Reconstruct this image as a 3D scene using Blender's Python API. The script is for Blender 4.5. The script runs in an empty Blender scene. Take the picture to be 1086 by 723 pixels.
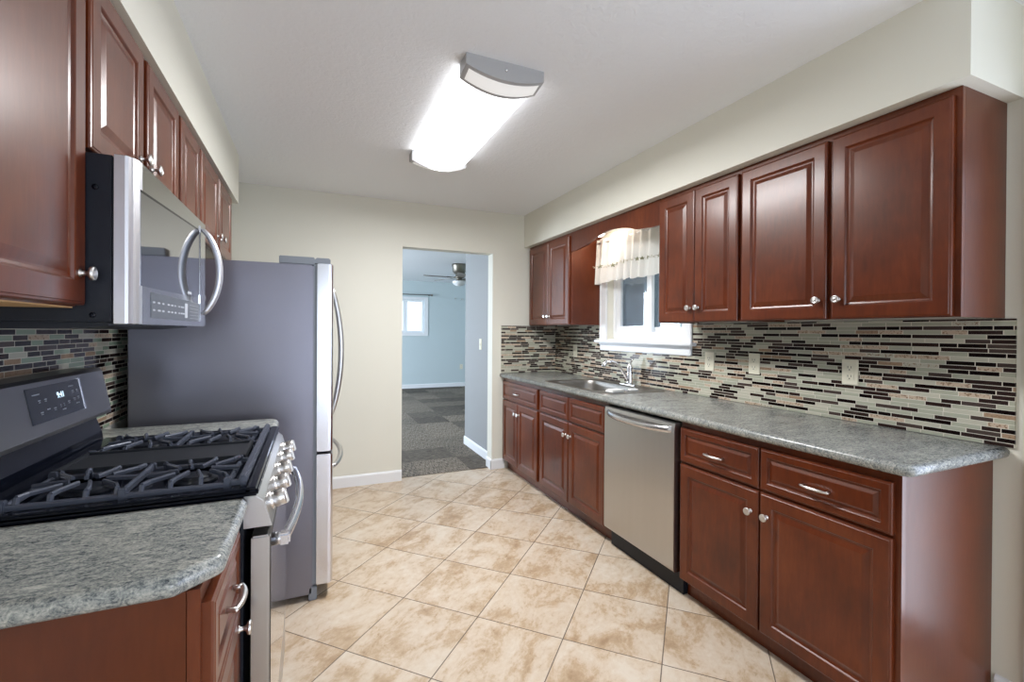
import bpy, bmesh, math, random
from mathutils import Vector, Matrix
random.seed(7)
SC = bpy.context.scene
COL = SC.collection
PI = math.pi
R = math.radians

# ------------------------------------------------------------------ camera
cam_d = bpy.data.cameras.new('camera'); cam_d.sensor_width = 36; cam_d.sensor_fit = 'HORIZONTAL'
cam_d.lens = 486.3 * 36 / 1086; cam_d.shift_y = -8.03 / 1086; cam_d.clip_start = 0.02; cam_d.clip_end = 100
cam = bpy.data.objects.new('camera', cam_d); COL.objects.link(cam)
cam.matrix_world = (Matrix.Translation((0, 0, 1.3142)) @ Matrix.Rotation(R(-23.5464), 4, 'Z')
                    @ Matrix.Rotation(R(90 - 0.2377), 4, 'X') @ Matrix.Rotation(R(0.3454), 4, 'Z'))
SC.camera = cam

# ------------------------------------------------------------------ view, world and daylight
SC.view_settings.view_transform = 'Standard'
SC.view_settings.look = 'None'
SC.view_settings.gamma = 1
SC.view_settings.use_curve_mapping = False
SC.view_settings.exposure = 1.52
SC.cycles.max_bounces = 8
SC.cycles.diffuse_bounces = 5
SC.cycles.glossy_bounces = 4
SC.cycles.transmission_bounces = 6
SC.cycles.transparent_max_bounces = 8
SC.cycles.sample_clamp_indirect = 4
SC.cycles.caustics_reflective = False
SC.cycles.caustics_refractive = False
SC.cycles.use_denoising = True

world = bpy.data.worlds.new('world'); SC.world = world; world.use_nodes = True
bg = world.node_tree.nodes['Background']
bg.inputs[0].default_value = (0.80, 0.90, 1.0, 1); bg.inputs[1].default_value = 0.62

def area_light(name, loc, rot, sx, sy, power, color):
    d = bpy.data.lights.new(name, 'AREA'); d.shape = 'RECTANGLE'; d.size = sx; d.size_y = sy
    d.energy = power; d.color = color
    o = bpy.data.objects.new(name, d); COL.objects.link(o); o.location = loc; o.rotation_euler = rot
    return o
# daylight entering at the openings: glass doors behind the camera, patio door on the right wall, plus a fill lamp at an added, unseen living room window
area_light('daylight_rear_door', (0.75, -3.42, 1.10), (R(90), 0, R(0)), 2.0, 2.0, 25, (0.80, 0.86, 1.0))
area_light('daylight_patio_door', (2.46, -0.25, 1.05), (R(90), 0, R(90)), 1.75, 2.0, 20, (0.80, 0.84, 1.0))
area_light('living_side_fill', (-2.42, 7.6, 1.35), (R(90), 0, R(-90)), 3.0, 1.8, 135, (0.80, 0.88, 0.98))

# ------------------------------------------------------------------ node helpers
def mat_new(name):
    m = bpy.data.materials.new(name); m.use_nodes = True
    return m, m.node_tree.nodes, m.node_tree.links, m.node_tree.nodes['Principled BSDF']

def simple(name, color, rough=0.5, metal=0.0, coat=0.0, spec=0.5, emit=None, estr=0.0, noise=0.0, nscale=8.0, bump=0.0, bscale=80.0, rough_var=0.0, stretch=None):
    m, N, L, b = mat_new(name)
    b.inputs['Base Color'].default_value = (*color, 1); b.inputs['Roughness'].default_value = rough
    b.inputs['Metallic'].default_value = metal; b.inputs['Coat Weight'].default_value = coat
    b.inputs['Coat Roughness'].default_value = 0.12
    b.inputs['Specular IOR Level'].default_value = spec
    if emit:
        b.inputs['Emission Color'].default_value = (*emit, 1); b.inputs['Emission Strength'].default_value = estr
    tc = N.new('ShaderNodeTexCoord'); mp = N.new('ShaderNodeMapping'); L.new(tc.outputs['Object'], mp.inputs[0])
    if stretch: mp.inputs['Scale'].default_value = stretch
    nz = N.new('ShaderNodeTexNoise'); nz.inputs['Scale'].default_value = nscale; nz.inputs['Detail'].default_value = 5
    L.new(mp.outputs[0], nz.inputs['Vector'])
    if noise > 0:
        mx = N.new('ShaderNodeMix'); mx.data_type = 'RGBA'
        mx.inputs[6].default_value = (*[c * (1 - noise) for c in color], 1)
        mx.inputs[7].default_value = (*[min(1, c * (1 + noise)) for c in color], 1)
        L.new(nz.outputs[0], mx.inputs[0]); L.new(mx.outputs[2], b.inputs['Base Color'])
    if rough_var > 0:
        mr = N.new('ShaderNodeMapRange'); mr.inputs[3].default_value = rough - rough_var; mr.inputs[4].default_value = rough + rough_var
        L.new(nz.outputs[0], mr.inputs[0]); L.new(mr.outputs[0], b.inputs['Roughness'])
    if bump > 0:
        n2 = N.new('ShaderNodeTexNoise'); n2.inputs['Scale'].default_value = bscale; n2.inputs['Detail'].default_value = 4
        L.new(mp.outputs[0], n2.inputs['Vector'])
        bp = N.new('ShaderNodeBump'); bp.inputs['Strength'].default_value = bump; bp.inputs['Distance'].default_value = 0.01
        L.new(n2.outputs[0], bp.inputs['Height']); L.new(bp.outputs[0], b.inputs['Normal'])
    return m

class G:
    """small wrapper to write node maths"""
    def __init__(s, m): s.N = m.node_tree.nodes; s.L = m.node_tree.links
    def put(s, sock, v):
        if hasattr(v, 'links') or hasattr(v, 'is_linked'): s.L.new(v, sock)
        else: sock.default_value = v
    def m(s, op, a, b=0.0, c=0.0):
        n = s.N.new('ShaderNodeMath'); n.operation = op
        s.put(n.inputs[0], a); s.put(n.inputs[1], b); s.put(n.inputs[2], c)
        return n.outputs[0]
    def pos(s):
        g = s.N.new('ShaderNodeNewGeometry'); x = s.N.new('ShaderNodeSeparateXYZ'); s.L.new(g.outputs['Position'], x.inputs[0])
        return g.outputs['Position'], x.outputs[0], x.outputs[1], x.outputs[2]
    def comb(s, x, y, z):
        n = s.N.new('ShaderNodeCombineXYZ'); s.put(n.inputs[0], x); s.put(n.inputs[1], y); s.put(n.inputs[2], z); return n.outputs[0]
    def white(s, v):
        n = s.N.new('ShaderNodeTexWhiteNoise'); n.noise_dimensions = '3D'; s.L.new(v, n.inputs['Vector']); return n.outputs['Value']
    def noise(s, v, scale, detail=4, rough=0.5, dist=0.0):
        n = s.N.new('ShaderNodeTexNoise'); s.L.new(v, n.inputs['Vector']); n.inputs['Scale'].default_value = scale
        n.inputs['Detail'].default_value = detail; n.inputs['Roughness'].default_value = rough; n.inputs['Distortion'].default_value = dist
        return n.outputs[0]
    def ramp(s, v, stops, mode='LINEAR'):
        n = s.N.new('ShaderNodeValToRGB'); n.color_ramp.interpolation = mode; e = n.color_ramp.elements
        while len(e) < len(stops): e.new(0.5)
        for i, (p, c) in enumerate(stops):
            e[i].position = p; e[i].color = (*c, 1) if len(c) == 3 else c
        s.L.new(v, n.inputs[0]); return n.outputs[0]
    def mix(s, f, a, b, mode='MIX'):
        n = s.N.new('ShaderNodeMix'); n.data_type = 'RGBA'; n.blend_type = mode
        s.put(n.inputs[0], f)
        for k, v in ((6, a), (7, b)):
            if isinstance(v, tuple): n.inputs[k].default_value = (*v, 1)
            else: s.L.new(v, n.inputs[k])
        return n.outputs[2]
    def bump(s, h, strength, dist=0.01):
        n = s.N.new('ShaderNodeBump'); n.inputs['Strength'].default_value = strength; n.inputs['Distance'].default_value = dist
        s.L.new(h, n.inputs['Height']); return n.outputs[0]

def wood_mat(name, c0, c1, c2, rough=0.36, coat=0.65, stretch=(1, 1, 0.18), big=3.0):
    m, N, L, b = mat_new(name); g = G(m)
    tc = N.new('ShaderNodeTexCoord'); mp = N.new('ShaderNodeMapping'); mp.inputs['Scale'].default_value = stretch
    L.new(tc.outputs['Object'], mp.inputs[0])
    blot = g.noise(tc.outputs['Object'], big, 4, 0.55)
    grain = g.noise(mp.outputs[0], 60, 5, 0.6, 0.3)
    v = g.m('ADD', g.m('MULTIPLY', blot, 0.7), g.m('MULTIPLY', grain, 0.3))
    L.new(g.ramp(v, [(0.33, c0), (0.5, c1), (0.68, c2)]), b.inputs['Base Color'])
    b.inputs['Roughness'].default_value = rough; b.inputs['Specular IOR Level'].default_value = 0.2; b.inputs['Specular Tint'].default_value = (1, 0.78, 0.66, 1); b.inputs['Coat Weight'].default_value = coat; b.inputs['Coat Roughness'].default_value = 0.24
    L.new(g.bump(grain, 0.05, 0.003), b.inputs['Normal'])
    return m

M = {}
M['wood'] = wood_mat('cherry_wood', (0.060, 0.0105, 0.0026), (0.100, 0.0180, 0.0038), (0.150, 0.032, 0.0075))
M['wood_panel'] = wood_mat('cherry_side_panel', (0.064, 0.0125, 0.0036), (0.084, 0.0175, 0.0048), (0.106, 0.024, 0.0066), rough=0.36, coat=0.38)
M['light_wood'] = wood_mat('bare_maple', (0.45, 0.27, 0.13), (0.55, 0.34, 0.17), (0.62, 0.40, 0.22), rough=0.6, coat=0.0)
M['wall'] = simple('cream_paint', (0.745, 0.73, 0.645), 0.55, bump=0.04, bscale=120)
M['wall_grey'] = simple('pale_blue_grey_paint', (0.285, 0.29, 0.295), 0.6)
M['ceiling'] = None
M['white'] = simple('white_trim_paint', (0.80, 0.81, 0.83), 0.35)
M['vinyl'] = simple('white_vinyl', (0.82, 0.84, 0.87), 0.3)
M['plate'] = simple('ivory_plastic', (0.78, 0.74, 0.60), 0.35)
M['slot'] = simple('outlet_slot_dark', (0.05, 0.045, 0.04), 0.6)
M['nickel'] = simple('brushed_nickel', (0.70, 0.68, 0.66), 0.28, 1.0)
M['knobface'] = simple('knob_recess', (0.32, 0.30, 0.28), 0.4, 1.0)
M['chrome'] = simple('chrome', (0.82, 0.82, 0.84), 0.10, 1.0)
M['steel'] = simple('stainless_steel', (0.52, 0.51, 0.50), 0.30, 1.0, rough_var=0.05, nscale=30, stretch=(1, 1, 0.05), noise=0.04)
M['steel_bright'] = simple('polished_stainless', (0.66, 0.66, 0.70), 0.20, 1.0, rough_var=0.04, nscale=40, stretch=(1, 1, 0.04))
M['steel_h'] = simple('stainless_horizontal_brush', (0.60, 0.60, 0.62), 0.24, 1.0, rough_var=0.04, nscale=40, stretch=(1, 0.05, 1))
M['sink_steel'] = simple('brushed_sink_steel', (0.30, 0.285, 0.265), 0.40, 1.0)
M['living_paint'] = simple('pale_blue_paint', (0.54, 0.62, 0.64), 0.6)
M['steel_edge'] = simple('satin_stainless_edge', (0.66, 0.66, 0.70), 0.34, 0.85)
M['mw_front'] = simple('smooth_stainless_door', (0.52, 0.53, 0.52), 0.13, 1.0)
M['mw_glass'] = simple('mirrored_dark_glass', (0.33, 0.34, 0.36), 0.04, 1.0)
M['dark_steel'] = simple('slate_stainless', (0.20, 0.20, 0.21), 0.34, 0.9)
M['fridge_side'] = simple('grey_fridge_side', (0.205, 0.20, 0.235), 0.33, 0.7, noise=0.10, nscale=2.5, rough_var=0.07)
M['grey_plastic'] = simple('grey_plastic', (0.20, 0.22, 0.25), 0.4)
M['black'] = simple('black_enamel', (0.004, 0.005, 0.009), 0.12, spec=0.2)
M['black_matte'] = simple('black_case_paint', (0.010, 0.012, 0.018), 0.38, spec=0.3)
M['iron'] = simple('cast_iron_grate', (0.075, 0.084, 0.112), 0.26, 0.2, bump=0.04, bscale=300)
M['griddle'] = simple('griddle_iron', (0.022, 0.024, 0.029), 0.45, spec=0.25)
M['glass_black'] = simple('black_oven_glass', (0.012, 0.012, 0.014), 0.03, coat=1.0, spec=0.9)
M['display'] = simple('display_panel', (0.012, 0.016, 0.026), 0.12)
M['print'] = simple('panel_print', (0.45, 0.47, 0.52), 0.5)
M['print_dark'] = simple('panel_backing', (0.10, 0.11, 0.125), 0.3, 0.0, spec=0.4)
M['led'] = simple('led_digits', (0.6, 0.8, 1.0), 0.5, emit=(0.65, 0.85, 1.0), estr=0.45)
M['fan_metal'] = simple('fan_bronze_nickel', (0.22, 0.20, 0.17), 0.35, 0.8)
M['fan_blade'] = simple('fan_blade_wood', (0.17, 0.15, 0.13), 0.5)
M['bowl'] = simple('frosted_glass_bowl', (0.75, 0.76, 0.78), 0.3)
M['fixture'] = simple('fixture_nickel_paint', (0.42, 0.42, 0.43), 0.4, 0.1)
M['diffuser'] = simple('lit_diffuser', (0.9, 0.9, 0.9), 0.4, emit=(0.985, 0.99, 1.0), estr=1.5)
M['lens'] = simple('end_lens', (0.85, 0.86, 0.86), 0.4, emit=(1.0, 0.99, 0.97), estr=0.12)
M['tube_lit'] = simple('lit_lamp_tube', (0.9, 0.9, 0.9), 0.4, emit=(1.0, 0.90, 0.78), estr=28.0)
M['embroid'] = simple('olive_thread', (0.20, 0.20, 0.12), 0.8)
M['thread'] = simple('tan_thread', (0.50, 0.46, 0.36), 0.8)
M['cloth'] = simple('white_cloth', (0.82, 0.82, 0.80), 0.8, bump=0.1, bscale=200)
M['outside_wall'] = simple('grey_siding', (0.50, 0.54, 0.60), 0.8, noise=0.1, nscale=20)
M['leaves'] = simple('far_foliage', (0.62, 0.70, 0.55), 0.9, noise=0.45, nscale=3)
M['grass'] = simple('lawn', (0.16, 0.24, 0.08), 0.9, noise=0.3, nscale=4)

def glass_mat():
    m = bpy.data.materials.new('window_glass'); m.use_nodes = True; N = m.node_tree.nodes; L = m.node_tree.links; N.clear()
    o = N.new('ShaderNodeOutputMaterial'); t = N.new('ShaderNodeBsdfTransparent'); g = N.new('ShaderNodeBsdfGlossy'); g.inputs['Roughness'].default_value = 0.02
    mx = N.new('ShaderNodeMixShader'); mx.inputs[0].default_value = 0.07
    t.inputs[0].default_value = (0.96, 0.98, 1, 1)
    L.new(t.outputs[0], mx.inputs[1]); L.new(g.outputs[0], mx.inputs[2]); L.new(mx.outputs[0], o.inputs[0])
    return m
M['glass'] = glass_mat()

def screen_mat():
    m = bpy.data.materials.new('insect_screen'); m.use_nodes = True; N = m.node_tree.nodes; L = m.node_tree.links; N.clear()
    o = N.new('ShaderNodeOutputMaterial'); t = N.new('ShaderNodeBsdfTransparent'); g = N.new('ShaderNodeBsdfDiffuse'); g.inputs[0].default_value = (0.22, 0.25, 0.29, 1)
    mx = N.new('ShaderNodeMixShader'); mx.inputs[0].default_value = 0.55
    L.new(t.outputs[0], mx.inputs[1]); L.new(g.outputs[0], mx.inputs[2]); L.new(mx.outputs[0], o.inputs[0])
    return m
M['screen'] = screen_mat()

def curtain_mat():
    m, N, L, b = mat_new('sheer_white_fabric'); g = G(m)
    b.inputs['Base Color'].default_value = (0.86, 0.84, 0.80, 1); b.inputs['Roughness'].default_value = 0.9
    tr = N.new('ShaderNodeBsdfTranslucent'); tr.inputs[0].default_value = (0.88, 0.86, 0.82, 1)
    tp = N.new('ShaderNodeBsdfTransparent')
    m1 = N.new('ShaderNodeMixShader'); m1.inputs[0].default_value = 0.4
    m2 = N.new('ShaderNodeMixShader'); m2.inputs[0].default_value = 0.12
    out = N['Material Output']
    L.new(b.outputs[0], m1.inputs[1]); L.new(tr.outputs[0], m1.inputs[2])
    L.new(m1.outputs[0], m2.inputs[1]); L.new(tp.outputs[0], m2.inputs[2]); L.new(m2.outputs[0], out.inputs[0])
    return m
M['curtain'] = curtain_mat()

def ceiling_mat():
    m, N, L, b = mat_new('textured_ceiling'); g = G(m); p, x, y, z = g.pos()
    b.inputs['Base Color'].default_value = (0.87, 0.895, 0.935, 1); b.inputs['Roughness'].default_value = 0.8
    n = g.noise(p, 26, 4, 0.6, 1.2); n2 = g.noise(p, 90, 2, 0.5)
    L.new(g.bump(g.m('ADD', n, g.m('MULTIPLY', n2, 0.3)), 0.28, 0.012), b.inputs['Normal'])
    return m
M['ceiling'] = ceiling_mat()

def floor_mat():
    m, N, L, b = mat_new('travertine_floor_tile'); g = G(m); p, x, y, z = g.pos()
    T = 0.404
    u = g.m('DIVIDE', g.m('SUBTRACT', g.m('MULTIPLY', g.m('ADD', x, y), 0.70711), 1.905), T)
    v = g.m('DIVIDE', g.m('SUBTRACT', g.m('MULTIPLY', g.m('SUBTRACT', y, x), 0.70711), 0.506), T)
    fu = g.m('FLOOR', u); fv = g.m('FLOOR', v)
    def edge(w): return g.m('ABSOLUTE', g.m('SUBTRACT', g.m('FRACT', w), 0.5))
    e = g.m('MAXIMUM', edge(u), edge(v))
    grout = g.m('GREATER_THAN', e, 0.4945)
    off = g.white(g.comb(fu, fv, 0.0))
    vec = N.new('ShaderNodeVectorMath'); vec.operation = 'ADD'; L.new(g.comb(u, v, 0.0), vec.inputs[0])
    L.new(g.comb(g.m('MULTIPLY', off, 40), g.m('MULTIPLY', off, 17), g.m('MULTIPLY', off, 9)), vec.inputs[1])
    mpn = N.new('ShaderNodeMapping'); mpn.inputs['Scale'].default_value = (1, 1.6, 1); L.new(vec.outputs[0], mpn.inputs[0])
    cl = g.noise(mpn.outputs[0], 1.7, 8, 0.66, 0.4)
    fine = g.noise(mpn.outputs[0], 9, 6, 0.7, 0.3)
    s = g.m('ADD', g.m('MULTIPLY', cl, 0.72), g.m('MULTIPLY', fine, 0.28))
    col = g.ramp(s, [(0.35, (0.37, 0.245, 0.145)), (0.44, (0.49, 0.355, 0.23)), (0.51, (0.61, 0.49, 0.37)), (0.62, (0.67, 0.58, 0.475))])
    col = g.mix(g.m('MULTIPLY', off, 0.12), col, (0.42, 0.33, 0.24))
    col = g.mix(grout, col, (0.16, 0.12, 0.09))
    L.new(col, b.inputs['Base Color'])
    L.new(g.m('ADD', g.m('MULTIPLY', fine, 0.16), g.m('ADD', 0.22, g.m('MULTIPLY', grout, 0.4))), b.inputs['Roughness'])
    L.new(g.bump(g.m('SUBTRACT', g.m('MULTIPLY', fine, 0.1), grout), 0.25, 0.002), b.inputs['Normal'])
    return m
M['floor'] = floor_mat()

def carpet_mat():
    m, N, L, b = mat_new('carpet_squares'); g = G(m); p, x, y, z = g.pos()
    T = 0.46
    fx = g.m('FLOOR', g.m('DIVIDE', x, T)); fy = g.m('FLOOR', g.m('DIVIDE', y, T))
    w = g.white(g.comb(fx, fy, 3.0)); sel = g.m('GREATER_THAN', w, 0.5)
    a = g.noise(g.comb(g.m('MULTIPLY', x, 14), g.m('MULTIPLY', y, 150), 0.0), 1.0, 3, 0.6)
    c = g.noise(g.comb(g.m('MULTIPLY', x, 150), g.m('MULTIPLY', y, 14), 0.0), 1.0, 3, 0.6)
    st = g.m('ADD', g.m('MULTIPLY', a, g.m('SUBTRACT', 1.0, sel)), g.m('MULTIPLY', c, sel))
    col = g.ramp(st, [(0.38, (0.065, 0.055, 0.046)), (0.62, (0.30, 0.26, 0.215))])
    col = g.mix(1.0, col, g.ramp(w, [(0.0, (0.50, 0.50, 0.50)), (0.5, (0.8, 0.8, 0.8)), (1.0, (1.15, 1.13, 1.1))]), 'MULTIPLY')
    L.new(col, b.inputs['Base Color']); b.inputs['Roughness'].default_value = 0.9
    b.inputs['Specular IOR Level'].default_value = 0.2
    return m
M['carpet'] = carpet_mat()

def mosaic_mat(name, axis, greener=False):
    m, N, L, b = mat_new(name); g = G(m); p, x, y, z = g.pos()
    s = y if axis == 'Y' else x
    h = 0.01665
    rz = g.m('DIVIDE', g.m('SUBTRACT', z, 0.914 - 0.001), h)
    row = g.m('FLOOR', rz); fr = g.m('FRACT', rz)
    rr = g.white(g.comb(row, 5.0, 1.0 if axis == 'Y' else 2.0))
    rr2 = g.white(g.comb(row, 15.0, 7.0))
    ln = g.m('ADD', 0.070, g.m('MULTIPLY', rr2, 0.040))
    W = g.m('ADD', g.m('DIVIDE', s, ln), g.m('MULTIPLY', rr, 173.0))
    vo = N.new('ShaderNodeTexVoronoi'); vo.voronoi_dimensions = '1D'; vo.feature = 'F1'; L.new(W, vo.inputs['W']); vo.inputs['Scale'].default_value = 1; vo.inputs['Randomness'].default_value = 0.95
    ve = N.new('ShaderNodeTexVoronoi'); ve.voronoi_dimensions = '1D'; ve.feature = 'DISTANCE_TO_EDGE'; L.new(W, ve.inputs['W']); ve.inputs['Scale'].default_value = 1; ve.inputs['Randomness'].default_value = 0.95
    rnd = g.white(g.comb(g.m('FLOOR', g.m('MULTIPLY', vo.outputs['W'], 50)), row, 9.0))
    par = g.m('GREATER_THAN', g.m('FRACT', g.m('ADD', g.m('MULTIPLY', row, 0.5), 0.1)), 0.4)
    rnd = g.m('ADD', g.m('MULTIPLY', g.m('MULTIPLY', rnd, 0.66), par), g.m('MULTIPLY', g.m('SUBTRACT', 1.0, par), g.m('ADD', 0.26, g.m('MULTIPLY', rnd, 0.73))))
    gr = g.m('MAXIMUM', g.m('LESS_THAN', ve.outputs['Distance'], 0.016), g.m('GREATER_THAN', g.m('ABSOLUTE', g.m('SUBTRACT', fr, 0.5)), 0.435))
    sage = (0.40, 0.405, 0.32) if not greener else (0.27, 0.34, 0.25)
    tile = g.ramp(rnd, [(0.0, (0.008, 0.004, 0.004)), (0.25, (0.030, 0.017, 0.015)), (0.37, (0.070, 0.050, 0.043)), (0.44, sage),
                        (0.62, (0.50, 0.48, 0.39)), (0.76, (0.52, 0.41, 0.31)), (0.93, (0.34, 0.23, 0.15))], 'CONSTANT')
    stone = g.m('GREATER_THAN', rnd, 0.74)
    n = g.noise(p, 110, 4, 0.7)
    tile = g.mix(g.m('MULTIPLY', stone, g.m('GREATER_THAN', n, 0.56)), tile, (0.26, 0.17, 0.11))
    col = g.mix(gr, tile, (0.66, 0.62, 0.53)); b.inputs['Specular IOR Level'].default_value = 0.14
    L.new(col, b.inputs['Base Color'])
    L.new(g.m('ADD', 0.13, g.m('ADD', g.m('MULTIPLY', gr, 0.6), g.m('MULTIPLY', stone, 0.3))), b.inputs['Roughness'])
    L.new(g.bump(g.m('SUBTRACT', 1.0, gr), 0.5, 0.0015), b.inputs['Normal'])
    return m
M['mosaic_y'] = mosaic_mat('glass_stone_mosaic_side', 'Y')
M['mosaic_l'] = mosaic_mat('glass_stone_mosaic_left', 'Y', True)
M['mosaic_x'] = mosaic_mat('glass_stone_mosaic_end', 'X')

def granite_mat():
    m, N, L, b = mat_new('grey_granite_laminate'); g = G(m); p, x, y, z = g.pos()
    warp = g.noise(p, 5, 3, 0.5)
    vv = g.comb(g.m('ADD', x, g.m('MULTIPLY', warp, 0.12)), g.m('MULTIPLY', y, 1.0), z)
    mp = N.new('ShaderNodeMapping'); mp.inputs['Scale'].default_value = (1.0, 2.1, 1.4); mp.inputs['Rotation'].default_value = (0, 0, 0.45); L.new(vv, mp.inputs[0])
    a = g.noise(mp.outputs[0], 62, 7, 0.78, 0.8); c = g.noise(mp.outputs[0], 9, 4, 0.6, 0.5); d = g.noise(p, 260, 2, 0.6)
    s = g.m('ADD', g.m('ADD', g.m('MULTIPLY', a, 0.62), g.m('MULTIPLY', c, 0.16)), g.m('MULTIPLY', d, 0.22))
    col = g.ramp(s, [(0.36, (0.030, 0.038, 0.045)), (0.43, (0.10, 0.112, 0.118)), (0.49, (0.23, 0.24, 0.228)), (0.56, (0.37, 0.37, 0.335)), (0.66, (0.54, 0.52, 0.46))])
    L.new(col, b.inputs['Base Color']); b.inputs['Roughness'].default_value = 0.24
    L.new(g.bump(a, 0.06, 0.002), b.inputs['Normal'])
    return m
M['granite'] = granite_mat()

# ------------------------------------------------------------------ mesh helpers
class MB:
    def __init__(s): s.bm = bmesh.new()
    def _smooth(s, faces, f=True):
        for q in faces: q.smooth = f
    def box(s, x0, x1, y0, y1, z0, z1, bev=0.0, seg=2):
        b = bmesh.new(); bmesh.ops.create_cube(b, size=1)
        for v in b.verts:
            v.co = Vector(((x0 + x1) / 2 + v.co.x * (x1 - x0), (y0 + y1) / 2 + v.co.y * (y1 - y0), (z0 + z1) / 2 + v.co.z * (z1 - z0)))
        if bev: bmesh.ops.bevel(b, geom=b.edges[:], offset=bev, segments=seg, affect='EDGES', clamp_overlap=True)
        s._merge(b); return s
    def _merge(s, b):
        me = bpy.data.meshes.new('tmp'); b.to_mesh(me); b.free(); s.bm.from_mesh(me); bpy.data.meshes.remove(me)
    def prism(s, pts, axis, a0, a1, bev=0.0, seg=2, smooth=False):
        """outline pts in the two other axes (XY for Z, YZ for X, XZ for Y)"""
        b = bmesh.new()
        def mk(p, a):
            return {'Z': (p[0], p[1], a), 'X': (a, p[0], p[1]), 'Y': (p[0], a, p[1])}[axis]
        lo = [b.verts.new(mk(p, a0)) for p in pts]; hi = [b.verts.new(mk(p, a1)) for p in pts]
        n = len(pts)
        f0 = b.faces.new(lo); f1 = b.faces.new(hi[::-1])
        for i in range(n): q = b.faces.new((lo[i], lo[(i + 1) % n], hi[(i + 1) % n], hi[i])); q.smooth = smooth
        bmesh.ops.recalc_face_normals(b, faces=b.faces[:])
        if bev:
            ed = [e for e in b.edges if abs(mk_ax(e.verts[0].co, axis) - mk_ax(e.verts[1].co, axis)) < 1e-6]
            rb = bmesh.ops.bevel(b, geom=ed, offset=bev, segments=seg, affect='EDGES', clamp_overlap=True)
            if smooth:
                for q in b.faces: q.smooth = abs(q.normal.z) < 0.999
        s._merge(b); return s
    def tube(s, pts, r, seg=10, cap=True, flat=1.0):
        pts = [Vector(p) for p in pts]; rs = r if isinstance(r, (list, tuple)) else [r] * len(pts)
        up = Vector((0, 0, 1)); rings = []
        t0 = (pts[1] - pts[0]).normalized()
        if abs(t0.dot(up)) > 0.95: up = Vector((1, 0, 0))
        u = t0.cross(up).normalized()
        for i, p in enumerate(pts):
            t = (pts[min(i + 1, len(pts) - 1)] - pts[max(i - 1, 0)]).normalized()
            u = (u - t * u.dot(t)).normalized(); w = t.cross(u)
            rings.append([s.bm.verts.new(p + (u * math.cos(k * 2 * PI / seg) + w * flat * math.sin(k * 2 * PI / seg)) * rs[i]) for k in range(seg)])
        for a, b in zip(rings, rings[1:]):
            for k in range(seg): q = s.bm.faces.new((a[k], a[(k + 1) % seg], b[(k + 1) % seg], b[k])); q.smooth = True
        if cap:
            s.bm.faces.new(rings[0][::-1]); s.bm.faces.new(rings[-1])
        return s
    def bar(s, a, b, w, h):
        """rectangular bar from a to b, w wide sideways, h high"""
        a, b = Vector(a), Vector(b); t = (b - a).normalized(); side = t.cross(Vector((0, 0, 1)))
        side = side.normalized() if side.length > 1e-4 else Vector((1, 0, 0)); up = side.cross(t)
        vs = [s.bm.verts.new(p + side * (i * w / 2) + up * (j * h / 2)) for p in (a, b) for i, j in ((-1, -1), (1, -1), (1, 0.3), (0.5, 1), (-0.5, 1), (-1, 0.3))]
        s.bm.faces.new([vs[i] for i in (5, 4, 3, 2, 1, 0)]); s.bm.faces.new(vs[6:12])
        for i in range(6): s.bm.faces.new((vs[i], vs[(i + 1) % 6], vs[6 + (i + 1) % 6], vs[6 + i]))
        return s
    def lathe(s, prof, o, axis='Z', seg=20, sign=1, smooth=True):
        """prof: (r, h) pairs along the axis from o"""
        o = Vector(o); rings = []
        for r, h in prof:
            ring = []
            for k in range(seg):
                a = 2 * PI * k / seg; c, d = r * math.cos(a), r * math.sin(a); h2 = h * sign
                ring.append(s.bm.verts.new(o + Vector({'Z': (c, d, h2), 'X': (h2, c, d), 'Y': (c, h2, d)}[axis])))
            rings.append(ring)
        fs = []
        for a, b in zip(rings, rings[1:]):
            for k in range(seg):
                q = s.bm.faces.new((a[k], a[(k + 1) % seg], b[(k + 1) % seg], b[k])); q.smooth = smooth; fs.append(q)
        fs.append(s.bm.faces.new(rings[0])); fs.append(s.bm.faces.new(rings[-1]))
        bmesh.ops.recalc_face_normals(s.bm, faces=fs)
        return s
    def rings(s, loops, cap_first=True, cap_last=True, smooth=False):
        vs = [[s.bm.verts.new(p) for p in l] for l in loops]; fs = []
        for a, b in zip(vs, vs[1:]):
            n = len(a)
            for k in range(n): q = s.bm.faces.new((a[k], a[(k + 1) % n], b[(k + 1) % n], b[k])); q.smooth = smooth; fs.append(q)
        if cap_first: fs.append(s.bm.faces.new(vs[0]))
        if cap_last: fs.append(s.bm.faces.new(vs[-1]))
        bmesh.ops.recalc_face_normals(s.bm, faces=fs)
        return s
    def build(s, name, mat, parent=None):
        me = bpy.data.meshes.new(name)
        if parent is not None:
            bmesh.ops.translate(s.bm, verts=s.bm.verts[:], vec=-world_loc(parent))
        s.bm.to_mesh(me); s.bm.free(); me.materials.append(mat if not isinstance(mat, str) else M[mat])
        o = bpy.data.objects.new(name, me); COL.objects.link(o)
        if parent is not None: o.parent = parent
        return o

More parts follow.
